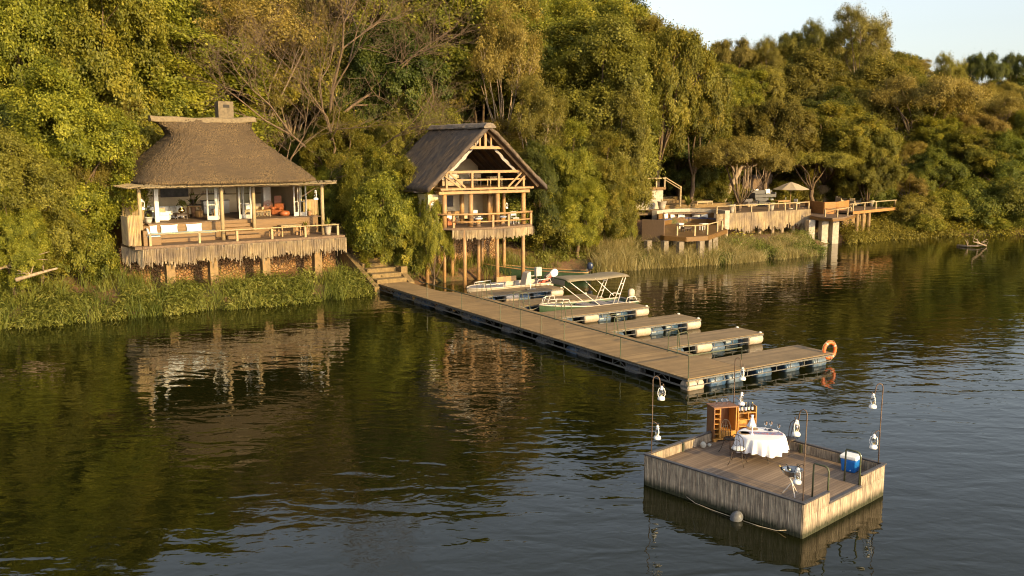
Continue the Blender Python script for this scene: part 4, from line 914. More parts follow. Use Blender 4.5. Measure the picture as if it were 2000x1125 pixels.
mb.build('cross_bearers', MAT['steel'], TJ)
mb = MB()
for z in (PZD-.1, .16): mb.bar((.1,.03,z), (31.05,.03,z), .05, .07)
mb.bar((7,3.3,PZD-.1), (28.9,3.3,PZD-.1), .05, .07)
for i in range(33):
    a = .15+i*.96; mb.bar((a,.03,.19), (a,.03,PZD-.14), .03)
    if i < 15 or i % 3 == 0: mb.bar((a,.03,.18), (a+.48,.03,PZD-.14), .02); mb.bar((a+.48,.03,PZD-.14), (a+.93,.03,.18), .02)
mb.build('truss_frame', MAT['steel'], TJ)
for i, a in enumerate((2.4,3.5,5.6,6.7,8.6,12.0,13.1,16.5,19.9,22.6,23.6,27.2)):
    mb = MB(); drum(mb, (a,.42,.02), .9, .28, 'a'); mb.build('float_drum', MAT['drum_dark'] if i % 3 else MAT['drum_blue'], TJ, smooth=True)
    if i % 2: mb = MB(); drum(mb, (a,2.8,.02), .9, .28, 'a'); mb.build('float_drum', MAT['drum_dark'], TJ, smooth=True)
def near_a(px):
    best = min(((abs(1000+(PF[0]+a*.5299)/((PF[1]-a*.848)*math.cos(TH)+(CAMH-PZD)*math.sin(TH))*FPX-px), a) for a in np.arange(0,32,.02))); return best[1]
for px in (832.5,900,975,1015.5,1055,1100,1209.6,1342):
    a = near_a(px); MB().tube([(a,.06,.1),(a,.06,1.5)], .025, 6).build('handrail_post', MAT['green_steel'], TJ)
MB().tube([(6.2,.06,1.5),(31.0,.06,1.5),(31.0,3.1,1.5),(31.0,3.1,.5)], .028, 6).build('handrail', MAT['green_steel'], TJ)
fl = ['nearest the shore','second from the shore','third from the shore, right of the canopy boat','fourth from the shore','fifth from the shore']
def finger(a0, b1, label):
    T = thing('jetty_finger', label, 'jetty finger', fr(PF, a0, 3.36), PF[2], 'short mooring fingers of the jetty'); w = 1.8; L = b1-3.36
    mb = MB(); boards(mb, 0, w, 0, L, PZD+.004, 'b', w=.15); mb.build('deck_boards', MAT['finger'], T)
    mb = MB()
    for a in (.03, w-.03):
        mb.bar((a,.05,PZD-.09),(a,L,PZD-.09),.05,.07); mb.bar((a,.4,.2),(a,L-.8,.2),.035)
        for k in range(5): y = .5+k*(L-1.4)/4; mb.bar((a,y,.22),(a,y,PZD-.13),.03)
    for k in range(6): y = .1+k*(L-.2)/5; mb.bar((.06,y,PZD-.09),(w-.06,y,PZD-.09),.05)
    mb.build('frame', MAT['steel'], T)
    for y, mt, aa in ((2.35,'drum_cream',w-.24),(L-.5,'drum_cream',w-.24),(3.3,'drum_blue',w-.28),(2.35,'drum_blue',.3),(L-.5,'drum_blue',.3),(L-1.55,'drum_blue',w-.9),(.7,'drum_blue',w-.4)):
        mb = MB(); drum(mb, (aa,y,.24 if mt == 'drum_cream' else .1), 1.0 if mt == 'drum_cream' else .9, .27, 'b'); mb.build('float_drum', MAT[mt], T, smooth=True)
    for y in (L-.12,):
        for a in (.08, w-.12): MB().lathe([(.08,PZD+.01),(.08,PZD+.05),(.03,PZD+.07)], (a,y,0), 8).build('cleat', MAT['white'], T)
    return T
for i, a in enumerate((6.6,10.95,15.15,19.72,24.3)): finger(a, [9.75,9.75,9.95,9.8,9.75][i], 'brown boarded jetty finger with drum floats, '+fl[i])
TE = thing('jetty_end_finger', 'long outermost jetty finger carrying the lifebuoy at its tip', 'jetty finger', fr(PF, 28.95, 3.36), PF[2], 'short mooring fingers of the jetty')
mb = MB(); boards(mb, 0, 2.11, 0, 5.65, PZD+.004, 'b', w=.15); mb.build('deck_boards', MAT['finger'], TE)
mb = MB(); mb.bar((2.08,.02,PZD-.1),(2.08,5.6,PZD-.1),.05,.07); mb.bar((2.08,.02,.2),(2.08,5.5,.2),.035); mb.bar((.05,.02,PZD-.1),(.05,5.6,PZD-.1),.05,.07)
for k in range(7): mb.bar((2.08,.1+k*.9,.2),(2.08,.1+k*.9,PZD-.1),.03)
mb.build('frame', MAT['steel'], TE)
for y in (1.3,3.1,4.9):
    mb = MB(); drum(mb, (1.72,y,.14), .9, .28, 'b'); mb.build('float_drum', MAT['drum_blue'], TE, smooth=True)
    mb = MB(); drum(mb, (.4,y,.14), .9, .28, 'b'); mb.build('float_drum', MAT['drum_blue'], TE, smooth=True)
for y in (.1,1.35,2.4): mb = MB(); drum(mb, (31.06-.32,y+.45,.14), .9, .28, 'b'); mb.build('float_drum', MAT['drum_blue' if y > .5 else 'drum_cream'], TJ, smooth=True)
mb = MB()
for k in range(7): mb.bar((31.03,.1+k*.5,.2),(31.03,.1+k*.5,PZD-.1),.03)
mb.bar((31.03,.03,.2),(31.03,3.35,.2),.035); mb.bar((31.03,.03,PZD-.1),(31.03,3.35,PZD-.1),.05,.07); mb.build('end_frame', MAT['steel'], TJ)
g = 'pairs of green ladder rails beside the jetty fingers'
for i, a in enumerate((8.9,13.2,17.5,22.1,26.75)):
    for k in range(2):
        T = thing('ladder_rail', 'green steel ladder hoop %s beside the jetty finger %s' % (['inner','outer'][k], fl[i].replace(', right of the canopy boat','')), 'ladder rail', fr(PF, a+.62*k, 2.75), PF[2], g)
        MB().tube([(0,0,PZD),(0,0,1.42),(.0,.02,1.5),(0,.5,1.54),(0,.58,1.5),(0,.62,1.4),(0,.86,-.2)], .026, 6).build('hoop', MAT['green_steel'], T)
        MB().box(-.05,-.06,PZD+.001,.05,.06,PZD+.015).build('foot_plate', MAT['green_steel'], T)
x, y, _ = at(1620, 715, 0)
TB = thing('lifebuoy', 'orange ring lifebuoy hanging at the tip of the outermost jetty finger', 'lifebuoy', fr(PF, 30.75, 9.08, .62), R(24))
MB().tube([(.33*math.cos(t_),0,.36*math.sin(t_)) for t_ in np.linspace(0,2*math.pi,33)[:-1]], .085, 12, closed=True).build('ring', MAT['orange'], TB, smooth=True)
mb = MB()
for k in range(4):
    t0 = k*math.pi/2+.6; mb.tube([(.33*math.cos(t0+d),0,.36*math.sin(t0+d)) for d in (-.1,0,.1)], .09, 12, cap=False)
mb.build('band', MAT['drum_cream'], TB, smooth=True)
MB().tube([(.44*math.cos(t_)*(1+.03*math.sin(t_*8)),0,.47*math.sin(t_)*(1+.03*math.sin(t_*8))) for t_ in np.linspace(0,2*math.pi,41)[:-1]], .008, 5, closed=True).build('grab_rope', MAT['rope'] if 'rope' in MAT else MAT['reed'], TB)
TH_ = thing('lifebuoy_bracket', 'dark steel bracket holding the orange lifebuoy', 'bracket', fr(PF, 30.55, 9.0), PF[2])
MB().tube([(0,0,PZD-.05),(0,.12,.75),(0,.3,.78)], .025, 6).build('arm', MAT['steel'], TH_)
# ================================================================== boats
MAT['hull_green'] = M('green_hull', (.06,.10,.045), (.035,.06,.03), 3, .4, bmp=.05)
MAT['hull_cream'] = M('cream_hull', (.55,.47,.37), (.42,.35,.27), 3, .4, bmp=.05)
MAT['tube_white'] = M('white_tubing', (.85,.76,.68), None, 3, .35, bmp=0)
MAT['canvas'] = M('olive_canvas', (.24,.195,.125), (.17,.135,.085), 3, .85, bmp=.15)
MAT['grey_deck'] = M('grey_boat_deck', (.26,.26,.30), (.17,.17,.20), 4, .6, bmp=.1)
MAT['cushion_check'] = M('checked_seat', (.42,.38,.40), (.10,.10,.14), 28, .8, bmp=.1, lo=.45, hi=.55)
MAT['motor_blue'] = M('motor_cowl', (.03,.04,.08), None, 3, .3, bmp=0)
MAT['red'] = M('red_paint', (.55,.09,.04), (.35,.06,.03), 8, .5, bmp=.1)
def hull(L, W, z0, zb, zs, n=24, flat=.75, bowp=1.8):
    """open boat hull, bow at -x; returns mesh builders: outer skin, gunwale, inner floor"""
    secs = []
    for i in range(n+1):
        f = i/n; x = -L/2+L*f; w = W/2*min(1, (1-(1-min(f/.42,1))**bowp))**.75 + .01; sheer = zb+(zs-zb)*min(1, f/.5); keel = z0+.35*max(0, 1-f/.18)**2
        secs.append((x+(-.12*(1-f)), w, sheer, keel))
    o_ = MB(); V = []; k = 7
    for x, w, sh, kl in secs:
        for (u, v) in ((-1,1),(-.93,.5),(-flat,.08),(0,0),(flat,.08),(.93,.5),(1,1)): V.append((x, u*w, kl+(sh-kl)*v))
    o_.add(V, [(i*k+j, i*k+j+1, (i+1)*k+j+1, (i+1)*k+j) for i in range(n) for j in range(k-1)]+[tuple(n*k+j for j in range(k))])
    g_ = MB(); g_.tube([(x,-w,sh) for x, w, sh, _ in secs]+[(x,w,sh) for x, w, sh, _ in secs[::-1]], .045, 6, closed=True)
    f_ = MB(); V = []
    for x, w, sh, kl in secs[1:]: V += [(x,-w*.94,z0+.14+max(0,kl-z0)), (x,w*.94,z0+.14+max(0,kl-z0))]
    f_.add(V, [(2*i,2*i+1,2*i+3,2*i+2) for i in range(n-1)]); return o_, g_, f_, secs
def outboard(T, x, y, z, cowl, leg, tilt=0., name='outboard_motor', s=1.0):
    E = bpy.data.objects.new(name, None); C.objects.link(E); E.parent = T; E.location = (x,y,z); E.rotation_euler = (0, tilt, 0); E.scale = (s,s,s)
    mb = MB(); V = []
    for z_, a, b_ in ((.28,.14,.12),(.34,.24,.16),(.5,.27,.17),(.68,.25,.16),(.78,.16,.12),(.8,.05,.05)):
        V += [(.1+a*math.cos(t_)*(1 if math.cos(t_) > 0 else .8), b_*math.sin(t_), z_) for t_ in np.linspace(0,2*math.pi,13)[:-1]]
    mb.add(V, [(i*12+j, i*12+(j+1) % 12, (i+1)*12+(j+1) % 12, (i+1)*12+j) for i in range(5) for j in range(12)]+[tuple(range(12))[::-1], tuple(60+j for j in range(12))]); mb.build('cowl', cowl, E, smooth=True)
    mb = MB(); mb.box(.02,-.06,-.45,.2,.06,.27); mb.box(-.05,-.02,-.75,.28,.02,-.45); mb.lathe([(.05,-.12),(.07,0),(.06,.2),(.02,.24)], (.1,0,-.6), 10, 'X'); mb.build('drive_leg', leg, E, bevel=.015)
    mb = MB()
    for k in range(3): t_ = k*2.094; mb.obox((.36,.09*math.cos(t_),-.6+.09*math.sin(t_)), (.02,.08,.15), 0, t_+.3)
    mb.build('propeller', leg, E); mb = MB(); mb.box(-.12,-.12,-.05,.02,.12,.3); mb.build('clamp_bracket', MAT['steel'], E)
# canopy boat, moored between two fingers
TBo = thing('canopy_boat', 'green and cream motor boat with olive canopy on white frame moored between fingers', 'boat', fr(PF, 13.95, 7.55), PF[2]+math.pi/2)
o_, g_, f_, secs = hull(6.7, 1.75, -.15, .75, .48); o_.build('hull', MAT['hull_green'], TBo, smooth=True); g_.build('gunwale', MAT['hull_cream'], TBo, smooth=True); f_.build('floor', MAT['hull_cream'], TBo)
V = []                                         # foredeck and cream inner sides
for x, w, sh, _ in secs[:7]: V += [(x,-w*.97,sh-.03),(x,0,sh+.03),(x,w*.97,sh-.03)]
MB().add(V, [(i*3+j,i*3+j+1,i*3+j+4,i*3+j+3) for i in range(6) for j in range(2)]).build('foredeck', MAT['grey_deck'], TBo, smooth=True)
for s_ in (-1,1):
    mb = MB(); pts = [(-3.1,s_*.28,.78),(-3.0,s_*.34,1.05),(-2.6,s_*.58,1.1),(-1.9,s_*.78,1.05),(-1.75,s_*.82,.68)]; mb.tube(pts, .022, 6)
    for x, y, z in ((-2.6,.58,1.1),(-2.2,.7,1.08)): mb.tube([(x,s_*y,z),(x-.2,s_*(y+.05),.68)], .018, 5)
    mb.build('bow_rail', MAT['tube_white'], TBo, smooth=True)
    mb = MB(); mb.tube([(2.35,s_*.84,.5),(2.5,s_*.84,.78),(2.75,s_*.84,.82),(3.1,s_*.84,.78),(3.25,s_*.84,.5)], .025, 6); mb.build('stern_rail', MAT['tube_white'], TBo, smooth=True)
MB().tube([(-3.0,-.34,1.05),(-3.0,.34,1.05)], .022, 6).build('bow_rail_cross', MAT['tube_white'], TBo)
for x in (-1.2,.0,1.2): MB().box(x-.38,-.72,.02,x+.38,.72,.38).build('bench', MAT['hull_cream'], TBo, bevel=.03).name; MB().box(x-.36,-.7,.382,x+.36,.7,.47).build('seat_cushion', MAT['cushion_check'], TBo, bevel=.03)
MB().box(1.95,-.6,.02,2.7,.6,.42).build('stern_locker', MAT['grey_deck'], TBo, bevel=.03)
CZT = 2.15
for s_ in (-1,1):
    y = s_*.86
    mb = MB()
    for d in (0,.33): mb.tube([(1.35+d,y,.5),(2.15+d*.6,y*.95,CZT)], .026, 6)
    for f in (.35,.72): mb.tube([(1.35+.8*f,y,.5+(CZT-.5)*f),(1.68+.67*f,y,.5+(CZT-.5)*f)], .02, 6)
    mb.build('ladder_frame', MAT['tube_white'], TBo, smooth=True)
    MB().tube([(.35,y,.5),(-1.95,y*.95,CZT-.02)], .024, 6).build('canopy_strut', MAT['tube_white'], TBo, smooth=True)
    MB().tube([(1.4,y,1.0),(-.9+.9,y*.95,CZT)], .022, 6).build('canopy_strut', MAT['tube_white'], TBo, smooth=True)
V = []; n = 14; k = 9
for i in range(n+1):
    x = -2.1+4.6*i/n
    for j in range(k):
        u = j/(k-1)*2-1; z = CZT+.08-.05*abs(u)**3+.03*math.sin(i/n*math.pi*3)-(.07 if abs(u) == 1 else 0); V.append((x, u*.98, z))
mb = MB().add(V, [(i*k+j, (i+1)*k+j, (i+1)*k+j+1, i*k+j+1) for i in range(n) for j in range(k-1)]); o2 = mb.build('canopy', MAT['canvas'], TBo, smooth=True)
sm = o2.modifiers.new('solid', 'SOLIDIFY'); sm.thickness = .02
MB().pillow((-2.15,.0,2.0), 1.5, .35, .05, rz=math.pi/2).build('canopy_flap', MAT['canvas'], TBo, smooth=True)
outboard(TBo, 3.35, 0, .35, MAT['drum_cream'], MAT['steel'], .0)
# workboat with console
TW = thing('console_boat', 'flat grey and cream workboat with white console and tilted white outboard by the reeds', 'boat', fr(PF, 4.6, 7.7), PF[2]+math.pi/2)
o_, g_, f_, secs = hull(6.3, 2.0, -.12, .5, .5, bowp=3.5); o_.build('hull', MAT['hull_cream'], TW, smooth=True); g_.build('gunwale', MAT['hull_cream'], TW, smooth=True); f_.build('floor', MAT['darkwood'], TW)
V = []
for x, w, sh, _ in secs[:11]: V += [(x,-w*.97,sh+.0),(x,w*.97,sh+.0)]
MB().add(V, [(i*2,i*2+1,i*2+3,i*2+2) for i in range(10)]).build('foredeck', MAT['grey_deck'], TW)
mb = MB()
for s_ in (-1,1): mb.tube([(-2.3,s_*.7,.52),(-2.3,s_*.7,.72),(-.9,s_*.85,.74),(-.9,s_*.85,.5)], .025, 6)
mb.tube([(-2.3,-.7,.72),(-2.3,.7,.72)], .025, 6); mb.build('deck_rail', MAT['tube_white'], TW, smooth=True)
MB().box(-1.0,-.12,.72,.6,-.04,1.08).build('backrest', MAT['pine'], TW, bevel=.01); MB().box(-1.0,-.6,.3,.6,-.13,.42).build('bench', MAT['pine'], TW, bevel=.01)
for x in (-.9,.5): MB().box(x-.03,-.11,.02,x+.03,-.05,.719).build('backrest_post', MAT['steel'], TW)
V = [(1.1,-.4,.02),(1.75,-.4,.02),(1.75,.4,.02),(1.1,.4,.02),(1.4,-.33,1.2),(1.68,-.33,1.32),(1.68,.33,1.32),(1.4,.33,1.2)]
MB().add(V, [(0,3,2,1),(4,5,6,7),(0,1,5,4),(1,2,6,5),(2,3,7,6),(3,0,4,7)]).build('console', MAT['hull_cream'], TW, bevel=.04)
for s_ in (-1,1): MB().tube([(1.8,s_*.93,.5),(1.9,s_*.93,.78),(2.9,s_*.9,.78),(3.05,s_*.88,.5)], .025, 6).build('side_rail', MAT['tube_white'], TW, smooth=True)
outboard(TW, 3.2, 0, .75, MAT['white_gloss'], MAT['red'], 1.0, s=1.25)
TQ = thing('power_pedestal', 'grey service box on two legs standing on the first jetty finger', 'service box', fr(PF, 7.0, 8.6, PZD+.004), PF[2]+math.pi/2)
MB().box(-.22,-.14,.75,.22,.14,1.35).build('box', MAT['pot'], TQ, bevel=.02)
for s_ in (-1,1): MB().tube([(s_*.17,0,0),(s_*.17,0,.748)], .03, 6).build('leg', MAT['darkwood'], TQ)
TQ = thing('fuel_stand', 'low white steel stand lying on the first jetty finger', 'stand', fr(PF, 7.6, 7.6, PZD+.004), PF[2]+math.pi/2)
MB().box(-.35,-.12,0,.35,.12,.06).build('base', MAT['steel'], TQ, bevel=.01); MB().tube([(0,0,.061),(0,0,.45)], .03, 6).build('stem', MAT['white'], TQ)
# long green banana boat against the bank
TG = thing('long_green_boat', 'long narrow green boat with timber gunwales pulled to the bank behind the jetty', 'boat', (1.7,70.2,0), math.atan2(-2.6,8.4))
o_, g_, f_, secs = hull(8.6, 1.35, -.1, .95, .62, bowp=1.6); o_.build('hull', MAT['hull_green'], TG, smooth=True); g_.build('gunwale', MAT['pine'], TG, smooth=True); f_.build('floor', MAT['hull_green'], TG)
for x in (-1.5,.4,2.2): MB().box(x-.15,-.6,.4,x+.15,.6,.45).build('thwart', MAT['pine'], TG)
outboard(TG, 4.2, 0, .55, MAT['motor_blue'], MAT['iron'], .1)
# mooring ropes
MAT['rope'] = M('rope', (.55,.45,.32), (.35,.27,.18), 30, .9, bmp=.2)
for lab, p, q in (('pale mooring rope from the canopy boat bow to the jetty', fr(PF,13.9,4.25,.7), fr(PF,12.95,3.4,.6)), ('pale mooring rope from the workboat bow to the jetty', fr(PF,4.6,4.6,.55), fr(PF,6.9,3.4,.6))):
    p = Vector(p); q = Vector(q); pts = [p.lerp(q,i/8)-Vector((0,0,.25*math.sin(math.pi*i/8))) for i in range(9)]
    tag(MB().tube(pts, .02, 5).build('mooring_rope', MAT['rope'], smooth=True), lab, 'rope')
# ================================================================== dining raft
RF = (3.97, 26.31, R(-47.5)); FZ = .66; RZ = .95; RA, RB = 5.19, 4.41
TR = thing('dining_raft', 'square timber raft with reed-clad sides and a low black rim, laid for dinner', 'raft', (RF[0],RF[1],0), RF[2])
rnd = random.Random(31)
MAT['raft_boards'] = plankmat('raft_boards', (.34,.24,.155), (.17,.115,.075), 0, .10, stretch=(6,.5,1))
mb = MB(); mb.box(.03,.03,FZ-.06,RA-.03,RB-.03,FZ); mb.build('deck_boards', MAT['raft_boards'], TR)
def reedmat(name, c1, c2, low):
    m, t, b, o = nodes(name); v = coords(t, (1,1,.05)); n = noise(t, v, 22, 3, .8); n2 = noise(t, coords(t, (1,1,.6)), 5, 5, .7)
    tc = t.nodes.new('ShaderNodeTexCoord'); sx = t.nodes.new('ShaderNodeSeparateXYZ'); t.links.new(tc.outputs['Object'], sx.inputs[0])
    c = ramp(t, n, [(.32, c2), (.68, c1)]); c = mix(t, ramp(t, n2, [(.45, (0,0,0)), (.75, (.7,.7,.7))]), c, tuple(x*.6 for x in c2))
    ad = t.nodes.new('ShaderNodeMath'); ad.operation = 'MULTIPLY_ADD'; ad.inputs[1].default_value = .35; t.links.new(n2, ad.inputs[0]); t.links.new(sx.outputs[2], ad.inputs[2])
    c = mix(t, ramp(t, ad.outputs[0], [(.26, (1,1,1)), (.48, (0,0,0))]), c, low)      # algae stain along the waterline
    t.links.new(c, b.inputs['Base Color']); b.inputs['Roughness'].default_value = .85; bump(t, b, n, .5, .01); return m
MAT['raft_reed'] = reedmat('raft_reed_cladding', (.60,.48,.34), (.15,.11,.08), (.035,.035,.014))
def clad(p, q, z0, z1, name, gap=None):
    mb = MB(); p = Vector(p); q = Vector(q); L = (q-p).length; d = (q-p)/L; n = Vector((d.y,-d.x)); x = 0
    while x < L:
        w = rnd.uniform(.022,.05); c = p+d*(x+w/2); r = w/2; zt = z1+rnd.uniform(-.012,.008); zb = z0+rnd.uniform(-.04,.03)
        if gap and gap[0] < x < gap[1]: zt = FZ-.07+rnd.uniform(-.01,.01)
        k = rnd.uniform(0,.012); V = []
        for z_ in (zb, zt):
            for u, v in ((-1,0),(-.7,.75),(0,1),(.7,.75),(1,0)): V.append((c.x+d.x*u*r+n.x*(v*r+k), c.y+d.y*u*r+n.y*(v*r+k), z_))
        mb.add(V, [(j,j+1,j+6,j+5) for j in range(4)]+[(5,6,7,8,9)]); x += w*.98
    mb.box(min(p.x,q.x)+(.0 if d.x else -.0), min(p.y,q.y), -.3, max(p.x,q.x)+(.02 if abs(d.y) > .5 else 0), max(p.y,q.y)+(.02 if abs(d.x) > .5 else 0), .55)
    return mb.build(name, MAT['raft_reed'], TR)
clad((0,0), (RA,0), -.25, RZ-.02, 'reed_side'); clad((RA,0), (RA,RB), -.25, RZ-.02, 'reed_side', (1.25,3.0)); clad((RA,RB), (0,RB), -.25, RZ-.02, 'reed_side'); clad((0,RB), (0,0), -.25, RZ-.02, 'reed_side')
def inner(p, q, gap=None):
    mb = MB(); p = Vector(p); q = Vector(q); L = (q-p).length; d = (q-p)/L; n = Vector((d.y,-d.x)); x = 0
    while x < L:
        w = rnd.uniform(.025,.05)
        if not (gap and gap[0] < x < gap[1]):
            c = p+d*(x+w/2); r = w/2; V = []
            for z_ in (FZ+.001, RZ-.025):
                for u, v in ((-1,0),(0,1),(1,0)): V.append((c.x+d.x*u*r+n.x*v*r, c.y+d.y*u*r+n.y*v*r, z_))
            mb.add(V, [(j,j+1,j+4,j+3) for j in range(2)])
        x += w
    mb.build('inner_reeds', MAT['raft_reed'], TR)
inner((.05,RB-.07), (RA-.05,RB-.07)); inner((.06,.06), (.06,RB-.06)); inner((RA-.06,RB-.06), (RA-.06,3.05)); inner((RA-.06,1.22), (RA-.06,.05))
MAT['rim'] = M('black_rim', (.045,.045,.05), (.09,.075,.07), 8, .5, bmp=.1)
mb = MB(); mb.box(-.05,-.05,RZ-.02,RA+.05,.06,RZ+.02); mb.box(-.05,RB-.06,RZ-.02,RA+.05,RB+.05,RZ+.02); mb.box(-.05,.061,RZ-.02,.06,RB-.061,RZ+.02)
mb.box(RA-.06,.061,RZ-.02,RA+.05,1.24,RZ+.02); mb.box(RA-.06,3.02,RZ-.02,RA+.05,RB-.061,RZ+.02); mb.box(RA-.06,1.25,FZ-.05,RA+.05,3.01,FZ+.012)
mb.build('rim', MAT['rim'], TR, bevel=.006)
MB().box(.07,1.66,FZ,.11,1.74,RZ-.03).build('rim_bracket', MAT['green_steel'], TR)
for a in (1.3,2.6,3.9): MB().box(a-.04,RB-.14,FZ,a+.04,RB-.10,RZ-.03).build('rim_bracket', MAT['green_steel'], TR)
for a, b_ in ((.0,1.26),(0,3.0)):
    MB().tube([(4.72,b_,FZ),(4.72,b_,1.55),(4.74,b_,1.6),(5.05,b_,1.6),(5.12,b_,1.57),(5.16,b_,1.48),(5.16,b_,FZ)], .026, 8).build('boarding_hoop', MAT['green_steel'], TR, smooth=True)
def rp(a, b_, z=FZ): return fr(RF, a, b_, z)
# shepherd's hooks with lanterns
MAT['rust'] = M('rusty_iron_rod', (.17,.11,.075), (.09,.06,.045), 12, .6, metal=.3, bmp=.1)
def hook(label, a, b_, base, dirn, top=3.34):
    T = thing('lantern_pole', label, 'lantern pole', rp(a, b_, 0), RF[2]+dirn, "tall iron lantern hooks around the raft")
    MB().tube([(0,0,base),(.01,0,2),(0,0,top-.12),(.03,0,top-.03),(.1,0,top),(.17,0,top-.04),(.2,0,top-.13),(.21,0,top-.26),(.24,0,top-.32),(.29,0,top-.3),(.31,0,top-.24)], .0165, 7).build('rod', MAT['rust'], T, smooth=True)
    MB().tube([(0,0,1.9),(.06,0,1.93),(.12,0,1.9),(.16,0,1.84),(.2,0,1.86)], .013, 6).build('lower_hook', MAT['rust'], T, smooth=True)
    c, s = math.cos(dirn), math.sin(dirn)
    return (a+.26*c, b_+.26*s, top-.72), (a+.17*c, b_+.17*s, 1.4)
HK = [('left corner of the raft', .08, .16, RZ+.02, R(47), 3.32), ('rear corner of the raft behind the cabinet', .12, 4.3, FZ, R(20), 3.24), ('front corner of the raft', 5.1, .1, RZ+.02, R(-170), 3.38), ('right corner of the raft', 5.05, 4.32, RZ+.02, R(180+47), 3.32)]
for nm, a, b_, bz, dr, tp in HK:
    u, l = hook('tall rusty iron lantern hook at the '+nm, a, b_, bz, dr, tp)
    hurricane('upper white lantern on the hook at the '+nm, rp(*u), 1.22, 'white hurricane lanterns on the raft', 'hurricane_lantern')
    if 'rear' in nm: l = (.55, 4.1, 1.78)
    hurricane('lower white lantern on the hook at the '+nm if 'rear' not in nm else 'white hurricane lantern standing among the glasses on the wine cabinet', rp(*l), 1.22, 'white hurricane lanterns on the raft', 'hurricane_lantern')
# wine cabinet
MAT['teak'] = M('orange_teak', (.56,.28,.06), (.38,.17,.035), 4, .4, (3,3,.5), .2)
MAT['teak_dark'] = M('brown_teak', (.26,.11,.04), (.15,.06,.025), 4, .5, (3,3,.5), .2)
TCb = thing('wine_cabinet', 'orange teak wine cabinet with one door swung open showing bottle shelves', 'cabinet', rp(.18, 3.16), RF[2]+R(62))
# local: x along the front, -y towards the viewer
MB().box(0,0,.10,.035,.5,1.10).build('side_panel', MAT['teak_dark'], TCb); MB().box(.765,0,.10,.80,.5,1.10).build('side_panel', MAT['teak'], TCb)
MB().box(.036,.47,.10,.764,.5,1.10).build('back_panel', MAT['teak_dark'], TCb); MB().box(-.03,-.04,1.101,.83,.53,1.14).build('top', MAT['teak_dark'], TCb, bevel=.005)
MB().box(-.01,-.02,.06,.81,.5,.099).build('base', MAT['teak'], TCb)
for x in (0,.7): MB().box(x,-.02,0,x+.1,.08,.059).build('foot', MAT['teak'], TCb); MB().box(x,.4,0,x+.1,.5,.059).build('foot', MAT['teak'], TCb)
MB().box(.20,.0,.10,.225,.469,1.10).build('divider', MAT['teak'], TCb)
mb = MB()
for k in range(6): mb.box(.036,0,.10+.165*k+.14,.199,.468,.10+.165*k+.16)
mb.build('bottle_slots', MAT['teak'], TCb)
MB().box(.226,-.005,.12,.764,.45,.32).build('drawer', MAT['teak'], TCb, bevel=.005)
TD = MB(); TD.box(.84,.0,.1,.87,.30,1.08); TD.box(1.47,.0,.1,1.50,.30,1.08); TD.box(.871,.27,.1,1.469,.30,.92)
for z_ in (.1,.42,.64,.86): TD.box(.871,0,z_,1.469,.269,z_+.025)
TD.box(1.2,0,.126,1.22,.268,.42); TD.box(1.2,0,.666,1.22,.268,.858)
TD.build('open_door_shelves', MAT['teak'], TCb)
MAT['bottle'] = M('dark_bottle_glass', (.012,.012,.010), None, 3, .08, bmp=0); MAT['label'] = M('paper_label', (.78,.72,.60), (.68,.6,.5), 8, .7, bmp=0)
MAT['foil_red'] = M('red_foil', (.5,.03,.03), None, 3, .35, bmp=0); MAT['foil_gold'] = M('gold_foil', (.6,.45,.15), None, 3, .3, metal=.8, bmp=0)
MAT['foil_black'] = M('black_foil', (.02,.02,.02), None, 3, .3, bmp=0); MAT['label_blue'] = M('blue_label', (.35,.45,.70), (.7,.68,.66), 20, .6, bmp=0)
def bottle(label, loc, foil, lab, group='wine bottles on the cabinet', rot=(0,0,0)):
    T = thing('wine_bottle', label, 'bottle', loc, 0, group); T.rotation_euler = rot
    MB().lathe([(.01,0),(.037,.0),(.038,.19),(.03,.215),(.016,.24),(.0145,.3),(.01,.305)], n=14).build('bottle_glass', MAT['bottle'], T, smooth=True)
    MB().lathe([(.0155,.245),(.016,.307),(.01,.309)], n=12).build('foil', MAT[foil], T, smooth=True)
    MB().lathe([(.0388,.05),(.0388,.15)], n=14, cap=False).build('paper_label', MAT[lab], T, smooth=True)
def cabp(x, y, z): c, s = math.cos(R(62)), math.sin(R(62)); return rp(.18+x*c-y*s, 3.16+x*s+y*c, FZ+z)
for i, (f, lb, d) in enumerate((('foil_black','label_blue','leftmost wine bottle on the open door shelf, black foil'),('foil_red','label','red-capped wine bottle second on the open door shelf'),('foil_gold','label_blue','middle wine bottle on the open door shelf, gold foil'),('foil_black','label','fourth wine bottle on the open door shelf, black foil'),('foil_gold','label_blue','rightmost wine bottle on the open door shelf, gold foil'))):
    bottle(d, cabp(.93+i*.118, .12+.03*(i % 2), .886), f, lb)
def glass(label, loc, up=True, s=1.0, group=None):
    T = thing('wine_glass', label, 'glass', loc, 0, group); T.scale = (s,s,s)
    pr = [(.035,0),(.034,.004),(.006,.01),(.004,.09),(.02,.105),(.038,.14),(.040,.17),(.034,.215)]
    if not up: pr = [(r, .215-z) for r, z in pr][::-1]
    MB().lathe(pr, n=16, cap=False).build('glass', MAT['clear'], T, smooth=True); return T
for i, (x, y) in enumerate(((.12,.1),(.22,.28),(.32,.12),(.42,.3),(.5,.14),(.6,.28))):
    glass(['upturned wine glass at the left front of the cabinet top','wine glass at the left rear of the cabinet top','upturned wine glass second along the cabinet front','wine glass in the middle rear of the cabinet top','upturned wine glass right of centre on the cabinet top','wine glass at the right rear of the cabinet top'][i], cabp(x, y, 1.141), i % 2 == 1, .95, 'glasses on the wine cabinet')
